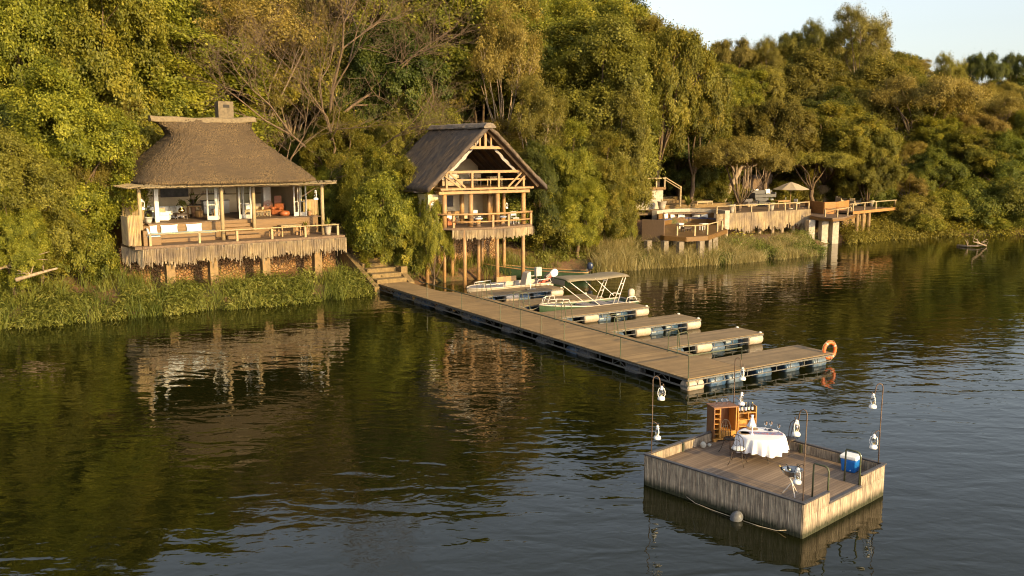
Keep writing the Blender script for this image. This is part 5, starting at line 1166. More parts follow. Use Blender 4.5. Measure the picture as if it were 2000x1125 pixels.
# table with cloth
TX, TY = 2.0, 3.0
TT = thing('dining_table', 'black iron table with curved legs under the white cloth on the raft', 'table', rp(TX, TY), RF[2])
MB().lathe([(.01,.715),(.66,.715),(.66,.735),(.01,.735)], n=32).build('table_top', MAT['iron'], TT)
for k in range(4):
    t_ = R(45+90*k+12); c, s = math.cos(t_), math.sin(t_)
    MB().tube([(c*.45,s*.45,.71),(c*.3,s*.3,.5),(c*.33,s*.33,.28),(c*.5,s*.5,.08),(c*.62,s*.62,.0)], .012, 6).build('leg', MAT['iron'], TT, smooth=True)
V = []; n = 144; prof = [(0,.745),(.35,.746),(.62,.745),(.68,.738),(.705,.715),(.715,.65),(.725,.55),(.735,.42),(.745,.29)]
for j, (r, z) in enumerate(prof):
    amp = max(0, (.74-z))/.45
    for i in range(n):
        t_ = 2*math.pi*i/n; f = math.sin(t_*17+.6*math.sin(t_*3))+.35*math.sin(t_*29+1)
        rr_ = r+amp*.06*f+amp*.03; zz = z - (amp*.04*math.sin(t_*4+.5) if j > 4 else 0)
        V.append((rr_*math.cos(t_), rr_*math.sin(t_), zz))
MAT['tablecloth'] = M('white_damask', (.80,.78,.80), (.76,.74,.77), 3, .85, bmp=.03)
oc = MB().add(V, [(j*n+i, j*n+(i+1) % n, (j+1)*n+(i+1) % n, (j+1)*n+i) for j in range(len(prof)-1) for i in range(n)]).build('tablecloth', MAT['tablecloth'], smooth=True)
oc.location = rp(TX, TY); tag(oc, 'white cloth hanging in folds over the round raft table', 'tablecloth')
tz = FZ+.748
m, t, b, o = nodes('woven_runner'); v = coords(t); n1 = noise(t, v, 28, 4, .7); n2 = noise(t, v, 9, 3)
c = mix(t, ramp(t, n2, [(.5, (0,0,0)), (.6, (1,1,1))]), ramp(t, n1, [(.4, (.05,.07,.20)), (.55, (.30,.33,.45)), (.7, (.10,.10,.22))]), (.45,.14,.14)); t.links.new(c, b.inputs['Base Color']); MAT['runner'] = m
RAN = R(5)
o = MB().box(-.62,-.13,0,.62,.13,.006).build('table_runner', m); o.location = rp(TX, TY+.03, tz+.001); o.rotation_euler = (0,0,RAN-R(12)); tag(o, 'blue and red woven runner across the white raft table', 'runner')
MAT['mat_brown'] = M('woven_placemat', (.42,.27,.13), (.28,.17,.08), 30, .85, bmp=.3)
for d, a, b_ in (('round brown placemat at the front left of the raft table', 1.62, 2.66), ('round brown placemat at the far left of the raft table', 1.55, 3.22)):
    o = MB().lathe([(.01,0),(.17,0),(.17,.006),(.01,.006)], n=28).build('placemat', MAT['mat_brown']); o.location = rp(a, b_, tz+.001); tag(o, d, 'placemat', 'placemats on the raft table')
def napkin(label, a, b_, h, r):
    o = MB(); V = []; n = 24
    for j in range(7):
        f = j/6; rr_ = r*(1-f)**1.4+.022+(.03 if j == 6 else 0)
        for i in range(n): t_ = 2*math.pi*i/n; q = rr_*(1+.16*math.sin(t_*5+j*.4)*(1-f)); V.append((q*math.cos(t_), q*math.sin(t_), h*f))
    o.add(V, [(j*n+i, j*n+(i+1) % n, (j+1)*n+(i+1) % n, (j+1)*n+i) for j in range(6) for i in range(n)]+[tuple(6*n+i for i in range(n))])
    o = o.build('napkin', MAT['tablecloth'], smooth=True); o.location = rp(a, b_, tz+.001); tag(o, label, 'napkin', 'standing folded napkins')
napkin('folded white napkin standing tall at the far left of the raft table', 1.40, 3.42, .36, .12)
TG2 = thing('candle_stand', 'tall slim white candle stand on the raft table', 'candle stand', rp(1.86, 2.72, tz))
MB().lathe([(.06,0),(.05,.012),(.014,.04),(.018,.2),(.05,.24),(.07,.25),(.05,.255),(.02,.26)], n=18).build('stand', MAT['white_gloss'], TG2, smooth=True); MB().lathe([(.022,.261),(.02,.42),(.005,.43)], n=12).build('candle', MAT['tablecloth'], TG2, smooth=True)
for d, a, b_ in (('wine glass left of the right half of the raft table', 1.86, 3.46), ('clear goblet at the far rear of the raft table', 1.95, 3.60), ('clear goblet at the right rear of the raft table', 2.28, 3.50)):
    glass(d, rp(a, b_, tz), True, 1.15, 'goblets on the raft table')
o = MB().lathe([(.02,0),(.04,.005),(.075,.02),(.085,.035)], n=20).build('side_dish', MAT['motor_blue'], smooth=True); o.location = rp(2.05, 3.42, tz+.001); tag(o, 'small dark blue dish on the raft table', 'dish')
def ironchair(label, a, b_, rz):
    T = thing('iron_chair', label, 'chair', rp(a, b_), RF[2]+rz, 'black iron chairs at the raft table')
    white = 'near left' in label
    MB().lathe([(.01,.44),(.2,.44),(.21,.46),(.01,.465)], n=20).build('seat', MAT['iron'], T, smooth=True)
    if white: MB().lathe([(.01,.466),(.19,.466),(.2,.49),(.17,.51),(.01,.515)], n=20).build('seat_pad', MAT['fabric_white'], T, smooth=True)
    for k, (x, y) in enumerate(((-1,-1),(1,-1),(1,1),(-1,1))):
        MB().tube([(x*.14,y*.14,.44),(x*.15,y*.15,.3),(x*.19,y*.19,.12),(x*.24,y*.24,0)], .010, 6).build('leg', MAT['iron'], T, smooth=True)
    mb = MB(); mb.tube([(-.18,.17,.45),(-.2,.2,.7),(-.17,.23,.88),(-.08,.25,.97),(0,.255,.99),(.08,.25,.97),(.17,.23,.88),(.2,.2,.7),(.18,.17,.45)], .011, 6)
    for x in (-.1,0,.1): mb.tube([(x*1.2,.19,.46),(x,.22,.7),(x*.4,.245,.97)], .008, 5)
    mb.tube([(.1*math.cos(t_)*.9,.225,.72+.1*math.sin(t_)) for t_ in np.linspace(0,6.283,13)[:-1]], .007, 5, closed=True); mb.build('backrest', MAT['iron'], T, smooth=True)
ironchair('black iron chair at the near left of the white raft table', 1.88, 1.98, R(180+22)); c2 = ironchair('black iron chair behind the goblets of the raft table', 2.35, 4.02, R(-12))
c3 = ironchair('black iron chair between the wine cabinet and the raft table', 1.12, 2.7, R(80))
# ice bucket, bottles
TI = thing('ice_bucket_stand', 'steel wine cooler bowl on a folding tripod at the front of the raft', 'ice bucket', rp(4.25, 1.0), RF[2])
MAT['steel_bright'] = M('polished_steel', (.55,.53,.5), None, 5, .2, metal=1, bmp=0)
MB().lathe([(.02,.5),(.12,.5),(.2,.57),(.26,.7),(.275,.72),(.25,.7),(.19,.58),(.11,.515),(.01,.515)], n=28).build('bowl', MAT['steel_bright'], TI, smooth=True)
for k in range(3):
    t_ = 2.09*k+.4; MB().tube([(.2*math.cos(t_),.2*math.sin(t_),.62),(-.24*math.cos(t_),-.24*math.sin(t_),0)], .012, 6).build('leg', MAT['tube_white'], TI)
mb = MB(); rr = random.Random(6)
for k in range(40): mb.obox((rr.uniform(-.15,.15),rr.uniform(-.15,.15),rr.uniform(.56,.66)), (.05,.05,.05), rr.random()*3, rr.random()*3)
mb.build('ice_cubes', MAT['clear'], TI)
bottle('dark bottle leaning out of the left of the ice bucket', rp(4.12,.93,FZ+.55), 'foil_gold', 'label', 'bottles in the ice bucket', (R(-25),R(-40),0)); bottle('green-foiled bottle in the middle of the ice bucket', rp(4.2,1.05,FZ+.54), 'green_foil' if 'green_foil' in MAT else 'foil_black', 'label', 'bottles in the ice bucket', (R(-15),R(-28),0)); bottle('upright dark bottle at the right of the ice bucket', rp(4.33,1.08,FZ+.53), 'foil_black', 'label', 'bottles in the ice bucket', (0,R(5),0))
# cool box
TK = thing('cool_box', 'blue cool box with white lid at the right of the raft', 'cool box', rp(4.42, 3.9), RF[2]+R(5))
MAT['blue'] = M('blue_plastic', (.012,.14,.48), (.010,.11,.40), 3, .35, bmp=0)
V = [(-.2,-.16,0),(.2,-.16,0),(.2,.16,0),(-.2,.16,0),(-.235,-.19,.38),(.235,-.19,.38),(.235,.19,.38),(-.235,.19,.38)]
MB().add(V, [(0,3,2,1),(4,5,6,7),(0,1,5,4),(1,2,6,5),(2,3,7,6),(3,0,4,7)]).build('body', MAT['blue'], TK, bevel=.035)
MB().box(-.25,-.205,.382,.25,.205,.50).build('lid', MAT['white_gloss'], TK, bevel=.035); MB().tube([(-.26,-.1,.36),(-.28,-.1,.43),(-.28,.1,.43),(-.26,.1,.36)], .01, 6).build('carry_handle', MAT['white_gloss'], TK); MB().lathe([(.014,0),(.014,.02)], (.08,-.2,.07), 10, 'Y').build('drain_plug', MAT['white_gloss'], TK)
# small things on the raft and the float alongside
o = MB().lathe([(.02,0),(.08,.03),(.1,.12),(.06,.18),(.03,.2)], n=14).build('pottery_jar', MAT['pot'], smooth=True); o.location = rp(.3,2.45,FZ+.001); tag(o, 'small pale jar by the left rim of the raft', 'jar')
o = MB().lathe([(.02,0),(.06,.02),(.07,.07),(.03,.1)], n=14).build('pottery_jar', MAT['pot'], smooth=True); o.location = rp(.36,2.7,FZ+.001); tag(o, 'low pale bowl beside the jar by the left rim of the raft', 'bowl')
x, y, _ = rp(3.35, -.22)
o = MB().ell((0,0,0), (.165,.165,.21), 20, 12).build('mooring_float', MAT['drum_dark'], smooth=True); o.location = (x, y, .06); o.rotation_euler = (.3,.4,0); tag(o, 'dark grey egg-shaped float against the long side of the raft', 'float')
pts = [fr(RF,1.55,-.03,.08), fr(RF,1.9,-.1,.015), fr(RF,2.5,-.16,.012), fr(RF,3.15,-.2,.03)]
tag(MB().tube(pts, .010, 6).build('float_rope', MAT['rope'], smooth=True), 'thin pale rope from the raft side to the dark float', 'rope')
pts = [fr(RF,3.55,-.2,.03), fr(RF,4.0,-.16,.012), fr(RF,4.5,-.08,.02), fr(RF,4.75,-.03,.1)]
tag(MB().tube(pts, .010, 6).build('float_rope', MAT['rope'], smooth=True), 'thin rope from the dark float to the front corner of the raft', 'rope')
# ================================================================== river terrace (right)
c0, s0_ = math.cos(RD[2]), math.sin(RD[2])
def rdp(px, py, z):
    x, y, _ = at(px, py, z); dx, dy = x-RD[0], y-RD[1]; return (dx*c0+dy*s0_, -dx*s0_+dy*c0)
rnd = random.Random(12); MZ = 3.4
TT_ = thing('river_terrace', 'long raised timber terrace with pale reed skirt and pole railing above the reeds', 'terrace', (RD[0],RD[1],0), RD[2])
MB().prism([(.8,1),(14.2,1),(15.5,3.2),(30,5.0),(30,13.5),(-8,13.5),(-8,8),(-5.2,5.5),(-1,4.6),(2.4,2.75)], MZ-.16, MZ).build('deck', MAT['deck'], TT_)
mb = MB(); sticks(mb, (.75,.93), (14.25,.93), MZ+.02, 1.75, .16, .09, .05, rnd); sticks(mb, (2.35,2.75), (.75,.93), MZ+.02, 2.1, .1, .09, .05, rnd); mb.build('reed_skirt', MAT['reed_grey'], TT_)
for a in (2.6,5.0,7.3,9.2,10.6,12.3,13.6,14.1): MB().tube([(a,1.5,-.4),(a,1.45,2),(a,1.5,MZ-.17)], [.2,.19,.17], 8).build('stilt', MAT['reed_grey'], TT_, smooth=True)
for a in (3.5,6.2,8.3,11.5): MB().box(a-.2,3.2,-.2,a+.2,3.6,MZ-.17).build('pillar', MAT['pillar'], TT_)
for a in (.85,3.3,5.6,8.1,10.5,12.2,14.1): MB().box(a-.06,1.02,MZ,a+.06,1.14,4.1).build('railing_post', MAT['pole'], TT_)
MB().tube([(.8,1.08,4.12),(4,1.1,4.15),(8,1.06,4.13),(14.2,1.08,4.16)], .06, 7).build('railing', MAT['pole'], TT_, smooth=True)
# sunken lounge
MAT['stub'] = M('shaded_post', (.26,.21,.15), (.13,.10,.07), 4, .9, bmp=.3)  # darker colour stands in for shade on the posts below the lounge
LZ = 2.35
LP_ = [rdp(1277,456,LZ), rdp(1298,461,LZ), rdp(1340,463.5,LZ), rdp(1382,461,LZ), rdp(1420,448,LZ)]
BK = [rdp(1403,439,LZ), rdp(1380,436,LZ), rdp(1350,435,LZ), rdp(1320,436,LZ), rdp(1296,439.5,LZ)]
TLo = thing('sunken_lounge', 'curved lower deck with built-in bench, rail and thick stub posts over the reeds', 'deck', (RD[0],RD[1],0), RD[2])
MB().prism(LP_+BK, LZ-.14, LZ).build('deck', MAT['deck_red'], TLo)
mb = MB()
for p, q in zip(LP_[:-1], LP_[1:]): mb.bar((p[0],p[1],LZ-.22), (q[0],q[1],LZ-.22), .12, .3)
mb.build('rim_board', MAT['deck_red'], TLo)
def off(P, d):
    out = []
    for i, p in enumerate(P):
        a = Vector(P[max(i-1,0)]); b_ = Vector(P[min(i+1,len(P)-1)]); t_ = (b_-a).normalized(); n = Vector((t_.y,-t_.x)); out.append((p[0]+n.x*d, p[1]+n.y*d))
    return out
def band(mb, P, d0, d1, z0, z1):
    A = off(P, d0); B = off(P, d1); n = len(P); V = [(x,y,z0) for x,y in A]+[(x,y,z0) for x,y in B]+[(x,y,z1) for x,y in A]+[(x,y,z1) for x,y in B]
    F_ = []
    for i in range(n-1): F_ += [(i,i+1,2*n+i+1,2*n+i),(n+i+1,n+i,3*n+i,3*n+i+1),(2*n+i,2*n+i+1,3*n+i+1,3*n+i)]
    F_ += [(0,2*n,3*n,n),(n-1,2*n-1,4*n-1,3*n-1)]; mb.add(V, F_)
BKs = []
for i in range(len(BK)-1):
    for k in range(4): f = k/4; BKs.append((BK[i][0]*(1-f)+BK[i+1][0]*f, BK[i][1]*(1-f)+BK[i+1][1]*f))
BKs.append(BK[-1])
sg_ = 1 if (Vector(off([BK[1],BK[2],BK[3]],1)[1])-Vector(BK[2])).dot(Vector((0,1))) > 0 else -1
mb = MB(); band(mb, BKs, 0, sg_*.6, LZ+.001, LZ+.42); mb.build('bench', MAT['deck_red'], TLo)
mb = MB(); band(mb, BKs, 0.02*sg_, sg_*.58, LZ+.422, LZ+.52); mb.build('bench_mattress', MAT['fabric_navy'], TLo)
mb = MB(); band(mb, BKs, sg_*.61, sg_*.75, LZ+.001, LZ+1.05); mb.build('backrest_boards', MAT['deck_red'], TLo)
mb = MB(); band(mb, BKs, sg_*.76, sg_*1.3, LZ-.5, 3.72); mb.build('concrete_rim', MAT['concrete'], TLo)
for i, f in enumerate((.18,.33,.48,.63,.78,.92)):
    k = f*(len(BKs)-1); j = int(k); P = off(BKs, sg_*.42)[j]; nb = BKs[min(j+1,len(BKs)-1)]; ang = math.atan2(nb[1]-BKs[j][1], nb[0]-BKs[j][0])
    cushion('white cushion on the curved lounge bench, %s' % ['first from the right','second from the right','third from the right','third from the left','second from the left','first from the left'][i], RD, P[0], P[1], LZ+.53, .85, .5, .22, rz=ang+math.pi, rx=-.15, group='white cushions on the curved lounge bench')
for px in (1323.5,1358,1382.5,1402,1411):
    p = rdp(px, {1323.5:460,1358:460.5,1382.5:458.5,1402:452.5,1411:449}[px], LZ); MB().box(p[0]-.07,p[1]-.07+.1,LZ,p[0]+.07,p[1]+.17,LZ+.85).build('railing_post', MAT['pole'], TLo)
P = [rdp(px, py, LZ) for px, py in ((1322,460),(1340,461),(1358,460.5),(1382,458.5),(1402,452.5),(1412,448.5))]
MB().tube([(x,y+.12,LZ+.87) for x, y in P], .05, 7).build('railing', MAT['pole'], TLo, smooth=True)
for px, py, w in ((1273,462,.5),(1306,463,.5),(1322,459,.35),(1336,464,.55),(1360,458,.4),(1376,463,.55),(1392,459,.4),(1402,456,.6)):
    p = rdp(px, py, LZ); MB().box(p[0]-w/2,p[1]+.25,-.4,p[0]+w/2,p[1]+.7,LZ-.38).build('stub_post', MAT['stub'], TLo)
A = rdp(1254,457,LZ); B = rdp(1297,459.5,LZ)
MB().bar((A[0],A[1],LZ+.35), (B[0],B[1],LZ+.35), .12, 1.9).build('side_wall', MAT['deck'], TLo)
MB().bar((B[0]+.05,B[1]+.1,LZ+.6), (BK[-1][0],BK[-1][1],LZ+.6), .12, 1.3).build('side_wall', MAT['deck'], TLo)
p = rdp(1340,452,LZ); table('low driftwood coffee table on the sunken lounge deck', 'coffee table', RD, p[0], p[1], LZ, .9, .5, .4, 'darkwood')
p = rdp(1328,446,LZ); table('small white table at the left of the sunken lounge', 'side table', RD, p[0], p[1], LZ, .6, .5, .5, 'white')
p = rdp(1374,449,LZ); table('small white table at the right of the sunken lounge', 'side table', RD, p[0], p[1], LZ, .75, .5, .6, 'white')
# lookout deck on tall concrete columns
KZ = 2.8
TLk = thing('lookout_deck', 'rounded lookout deck with ochre wall on three tall pale columns in the river', 'deck', (RD[0],RD[1],0), RD[2])
LK = [rdp(1583,421,KZ), rdp(1600,424,KZ), rdp(1626,426,KZ), rdp(1650,424,KZ), rdp(1671,418,KZ), rdp(1660,410,KZ), rdp(1583,409,KZ)]
MB().prism(LK, KZ-.13, KZ).build('deck', MAT['deck'], TLk)
mb = MB()
for p, q in zip(LK[:4], LK[1:5]): mb.bar((p[0],p[1],KZ-.24), (q[0],q[1],KZ-.24), .14, .22)
mb.build('rim_board', MAT['deck_red'], TLk)
for px in (1594,1620,1641):
    p = rdp(px, 423.5, KZ); o = MB().box(-.36,-.36,-1,.36,.36,KZ-.36).build('column', MAT['concrete'], TLk, bevel=.02); o.location = (p[0], p[1]+.7, 0); o.rotation_euler = (0,0,R(-20))
RP = [rdp(px, py, KZ) for px, py in ((1612,423.5),(1636,424.5),(1656,421),(1662,418.5))]
for p in RP: MB().box(p[0]-.06,p[1]-.0,KZ,p[0]+.06,p[1]+.12,KZ+.78).build('railing_post', MAT['pole'], TLk)
MB().tube([(x,y+.06,KZ+.8) for x, y in RP], .055, 7).build('railing', MAT['pole'], TLk, smooth=True)
MAT['ochre'] = M('ochre_boards', (.42,.19,.05), (.26,.115,.03), 2.5, .7, (1,1,6), .3)
WP = [rdp(px, py, 3.3) for px, py in ((1573,404),(1590,407),(1610,409),(1632,408.5),(1648,406.5),(1657,404))]
mb = MB()
for p, q in zip(WP[:-1], WP[1:]): mb.bar((p[0],p[1],3.45), (q[0],q[1],3.45), .12, 1.25)
mb.build('ochre_wall', MAT['ochre'], TLk)
TSp = thing('timber_steps', 'pale weathered timber steps between the terrace and the lookout deck', 'steps', fr(RD, *rdp(1594,419,2.95)), RD[2]+R(-28))
for k in range(6): MB().box(-.65,.12*k,-.2+.2*k,.65,.12*k+.3,.0+.2*k-.003).build('tread', MAT['reed_grey'], TSp, bevel=.01)
# far deck
FZ2 = 3.15
TF = thing('far_deck', 'narrow far deck with pole railing on slim stilts beside the bushes', 'deck', (RD[0],RD[1],0), RD[2])
q0 = rdp(1665,413.5,FZ2); q1 = rdp(1752,405,FZ2)
MB().prism([q0,q1,(q1[0],q1[1]+4),(q0[0],q0[1]+4)], FZ2-.18, FZ2).build('deck', MAT['deck'], TF)
mb = MB(); mb.bar((q0[0],q0[1]-.05,FZ2-.12), (q1[0],q1[1]-.05,FZ2-.12), .08, .3); mb.build('rim_board', MAT['ochre'], TF)
for f in (.02,.27,.52,.97): x = q0[0]+(q1[0]-q0[0])*f; y = q0[1]+(q1[1]-q0[1])*f; MB().box(x-.06,y+.05,FZ2,x+.06,y+.17,FZ2+.8).build('railing_post', MAT['pole'], TF)
MB().tube([(q0[0]-.4,q0[1]+.1,FZ2+.8),((q0[0]+q1[0])/2,(q0[1]+q1[1])/2+.1,FZ2+.84),(q1[0],q1[1]+.1,FZ2+.82)], .055, 7).build('railing', MAT['pole'], TF, smooth=True)
for px in (1678,1706,1734): p = rdp(px, 412, FZ2); f = (p[0]-q0[0])/(q1[0]-q0[0]); x = q0[0]+(q1[0]-q0[0])*f; MB().tube([(x,q0[1]+(q1[1]-q0[1])*f+.3,0),(x,q0[1]+(q1[1]-q0[1])*f+.3,FZ2-.18)], .2, 8).build('stilt', MAT['pillar'], TF)
MB().box(q0[0]+1.2,q0[1]+2.2,.2,q0[0]+5.2,q0[1]+2.6,FZ2-.19).build('under_wall', MAT['pillar'], TF)
# umbrella and furniture
def rdl(px, py, z): p = rdp(px, py, z); return fr(RD, p[0], p[1], z)
MAT['sofa_grey'] = M('grey_upholstery', (.13,.12,.11), (.09,.085,.08), 6, .9, bmp=.1)
TU = thing('parasol', 'square-edged beige parasol open over the terrace table', 'parasol', rdl(1543,408,MZ))
MB().tube([(0,0,0),(0,0,2.75)], .035, 7).build('pole', MAT['pine'], TU)
V = [(0,0,2.85)]; n = 8
for r, z in ((.7,2.62),(1.4,2.3),(1.95,2.08)):
    for i in range(n*2): t_ = math.pi*i/n; rr_ = r*(1 if i % 2 == 0 else .94); V.append((rr_*math.cos(t_), rr_*math.sin(t_), z-(0 if i % 2 == 0 else .03)))
m2 = 2*n; Fs = [(0,1+i,1+(i+1) % m2) for i in range(m2)]
for j in range(2): Fs += [(1+j*m2+i, 1+(j+1)*m2+i, 1+(j+1)*m2+(i+1) % m2, 1+j*m2+(i+1) % m2) for i in range(m2)]
MB().add(V, Fs).build('canopy', MAT['fabric_beige'], TU)
for i in range(n): t_ = 2*math.pi*i/n; MB().tube([(0,0,2.72),(1.9*math.cos(t_),1.9*math.sin(t_),2.04)], .018, 4).build('rib', MAT['pine'], TU)
MB().lathe([(.3,0),(.28,.08),(.05,.1)], n=14).build('base', MAT['concrete'], TU)
def furn(fn, label, px, py, z=MZ, **k): p = rdp(px, py, z); return fn(label, RD, p[0], p[1], z, **k)
def tb(label, px, py, sx, sy, h, mat, z=MZ, cat='table', **k): p = rdp(px, py, z); return table(label, cat, RD, p[0], p[1], z, sx, sy, h, mat, **k)
tb('long pine table under the beige parasol', 1525, 405, 1.9, .9, .78, 'pine')
for i, (px, py) in enumerate(((1510,405),(1538,401),(1556,405))): furn(director_chair, ['pine chair left of the parasol table','pine chair behind the parasol table','pine chair right of the parasol table'][i], px, py, mat='pine', rz=i*.8)
def sf(label, px, py, w, mat, rz=0, z=MZ, cat='sofa', **k): p = rdp(px, py, z); return sofa(label, cat, RD, p[0], p[1], z, w, mat, rz=rz, **k)
sf('cream wicker sofa with pale frame on the terrace behind the railing', 1464, 404, 2.0, 'fabric_beige', rz=.2); sf('pale grey round daybed right of the terrace sofa', 1490, 402, 1.8, 'sofa_grey', rz=-.2)
MAT['sofa_grey'] = M('grey_upholstery', (.13,.12,.11), (.09,.085,.08), 6, .9, bmp=.1)
sf('grey stone-coloured sofa against the dark wall at the back of the terrace', 1490, 386.5, 3.4, 'sofa_grey', z=4.2)
sf('white lounger chair on the far deck', 1668, 402, 1.0, 'fabric_beige', z=FZ2, cat='lounger'); sf('white lounger chair behind the lookout', 1642, 397, 1.0, 'fabric_beige', z=MZ, cat='lounger'); sf('white chair on the far deck near the climbing stems', 1690, 402, .9, 'fabric_white', z=FZ2, cat='armchair')
for i, px in enumerate((1478,1500)): p = rdp(px, 386, 4.2); cushion(['white cushion at the left of the grey sofa','white cushion at the right of the grey sofa'][i], RD, p[0], p[1], 4.65, .7, .55, .25, group='cushions on the grey terrace sofa')
TW_ = thing('feature_wall', 'dark panelled wall behind the grey terrace sofa', 'wall', rdl(1490, 384, 4.2), RD[2]); MB().box(-2.4,.9,-.2,2.4,1.1,2.5).build('panel', MAT['darkwood'], TW_); MB().box(-1.9,.86,.9,1.9,.898,2.1).build('carved_panel', MAT['deck'], TW_)
for i, (px, py, h) in enumerate(((1429,416,.85),(1506,411,.8))): plant(['tall pale urn with cactus at the left of the terrace railing','tall pale urn with plant at the middle of the terrace railing'][i], rdl(px, py, MZ), 'spiky', .9, 18, 'leaf_green', 'concrete', pr=.35, ph=h, group='pale urns on the terrace')
plant('pale tapered planter on the rim above the sunken lounge', rdl(1292.5,409,3.75), 'spiky', .5, 14, 'leaf_olive', 'concrete', pr=.45, ph=.8, group='pale urns on the terrace')
plant('potted plant on the far deck railing corner', rdl(1702,403,FZ2+.02), 'spiky', 1.0, 26, 'leaf_herb', 'concrete', pr=.3, ph=.7)
plant('tall leafy yucca-like plant on the upper terrace left', rdl(1343,400,3.9), 'spiky', 1.5, 50, 'leaf_herb', None, bl=1.2)
for i, (px, py, z, h) in enumerate(((1342,372,4.6,2.2),(1366,380,4.5,2.0),(1385,376,4.5,2.6),(1492,392,3.9,1.6),(1508,388,4.0,2.0),(1655,396,3.4,1.6),(1682,396,3.4,1.5))):
    x, y, _ = rdl(px, py, z); T = plant('tall feathery palm-like plant on the terrace, '+['by the upper stair post','right of the stair post','beside the leaning trunk','behind the terrace sofa','left of the parasol','behind the ochre wall','behind the far deck loungers'][i], (x, y, z-1.2), 'spiky', h*.8, 60, 'leaf_green', None, bl=1.1, group='feathery plants on the terrace')
    T.scale = (1,1,1.25); MB().tube([(0,0,-.6),(.05,0,.5),(0,0,h*.35)], .07, 6).build('stem', MAT['bark'], T)
# upper terraces
MAT['terrace_soil'] = M('ochre_retaining_boards', (.26,.16,.06), (.09,.06,.025), 1.3, .85, (1,1,3), .4)
TUp = thing('upper_terrace', 'ochre boarded retaining steps rising behind the sunken lounge', 'terrace', (RD[0],RD[1],0), RD[2])
for k, (pa, pb, z0, z1) in enumerate((((1250,405),(1440,398),3.3,3.82), ((1248,396),(1462,389),3.7,4.1), ((1246,389),(1440,382),3.9,4.4))):
    a = rdp(*pa, z1-.15); b_ = rdp(*pb, z1-.15); d = (b_[1]-a[1])
    MB().add([(a[0],a[1],z0-.8),(b_[0],b_[1],z0-.8),(b_[0],b_[1]+3.2,z0-.8),(a[0],a[1]+3.2,z0-.8),(a[0],a[1],z1),(b_[0],b_[1],z1),(b_[0],b_[1]+3.2,z1),(a[0],a[1]+3.2,z1)], [(0,3,2,1),(4,5,6,7),(0,1,5,4),(1,2,6,5),(2,3,7,6),(3,0,4,7)]).build('retaining_board', MAT['terrace_soil'], TUp)
TV_ = thing('upper_deck', 'small upper wooden deck with sloping stair rail at the top left of the terrace', 'deck', rdl(1280, 366, 5.9), RD[2])
MB().box(-3.6,-.0,-.25,1.4,3,0).build('deck', MAT['deck_red'], TV_); MB().box(-3.6,.3,-2.2,1.3,.5,-.252).build('stone_wall', MAT['concrete'], TV_)
for x in (-2.6,-1.0,.2,1.3): MB().box(x-.07,.05,0,x+.07,.19,.85).build('railing_post', MAT['pole'], TV_)
MB().box(-3.6,.06,.852,1.45,.18,.95).build('railing', MAT['pole'], TV_); MB().tube([(1.3,.1,1.0),(3.1,-.3,.0)], .05, 6).build('stair_rail', MAT['pole'], TV_); MB().tube([(1.3,.1,.75),(3.1,-.3,-.25)], .04, 6).build('stair_rail', MAT['pole'], TV_); MB().tube([(3.1,-.3,-2.0),(3.1,-.3,.05)], .1, 7).build('newel_post', MAT['pole'], TV_)
TRs = thing('reed_screen', 'curved tall screen of golden reeds standing behind the lookout', 'screen', rdl(1610, 392, 3.6), RD[2]-R(28))
mb = MB()
for i in range(8):
    t0 = -1.25+i*.3125; t1 = t0+.3125; sticks(mb, (1.0*math.sin(t0)*.95, -.9*math.cos(t0)+.9), (1.0*math.sin(t1)*.95, -.9*math.cos(t1)+.9), 1.75+rnd.uniform(-.05,.12), -.3, .01, .08, .05, rnd)
mb.build('reeds', MAT['reed'], TRs); MB().tube([(1.03*math.sin(t_), -.98*math.cos(t_)+.9, .75) for t_ in np.linspace(-1.3,1.3,9)], .03, 5).build('binding_pole', MAT['pole'], TRs)
tb('low pale table on the upper terrace step', 1372, 400, 2.2, .8, .4, 'pole', z=4.0, cat='bench'); tb('ochre bench on the terrace above the planter', 1297, 398, 3.0, .6, .5, 'terrace_soil', z=3.98, cat='bench')
# leaning tree by the terrace with hanging lianas
bx_, by_, _ = rdl(1405, 402, 3.4)
TLt = thing('leaning_tree', 'leaning thick-trunked tree with looping lianas growing through the terrace', 'tree', (bx_, by_, 3.2)); zz = 3.2
mb = MB(); mb.tube([(-.6,0,-.6),(.3,0,.6),(1.2,.1,2.4),(2.3,.2,4.4),(3.3,.2,5.6),(4.6,.3,6.3)], [.42,.36,.3,.24,.17,.1], 9); mb.tube([(1.6,.1,3.2),(1.4,.4,4.6),(.8,.6,6.0)], [.2,.14,.08], 7); mb.tube([(2.2,.2,4.2),(3.4,-.5,4.6),(4.6,-.8,5.2)], [.15,.1,.06], 6)
mb.build('trunk', MAT['bark_pale'], TLt, smooth=True)
mb = MB(); rr = random.Random(21)
for k in range(9):
    x0 = 1.2+rr.random()*3; w = rr.uniform(.3,1.4); d = rr.uniform(2,4.6); y0 = rr.uniform(-.5,.5); mb.tube([(x0,y0,4.9),(x0+w*.1,y0,4.9-d*.6),(x0+w*.5,y0+.2,4.9-d),(x0+w*.9,y0,4.9-d*.6),(x0+w,y0,4.9)], .035, 5)
mb.build('lianas', MAT['bark_pale'], TLt, smooth=True)
me, lc, lrs = crown_mesh('crown', 55, (4.3,3.6,1.5), 6.3, 26, 1.1, 28, 75, .14, MAT['leaf_khaki'], pr=.42, low=-.3, flat=.6, droop=.3); o = link('crown', me, TLt); o.location = (2.6,0,0)
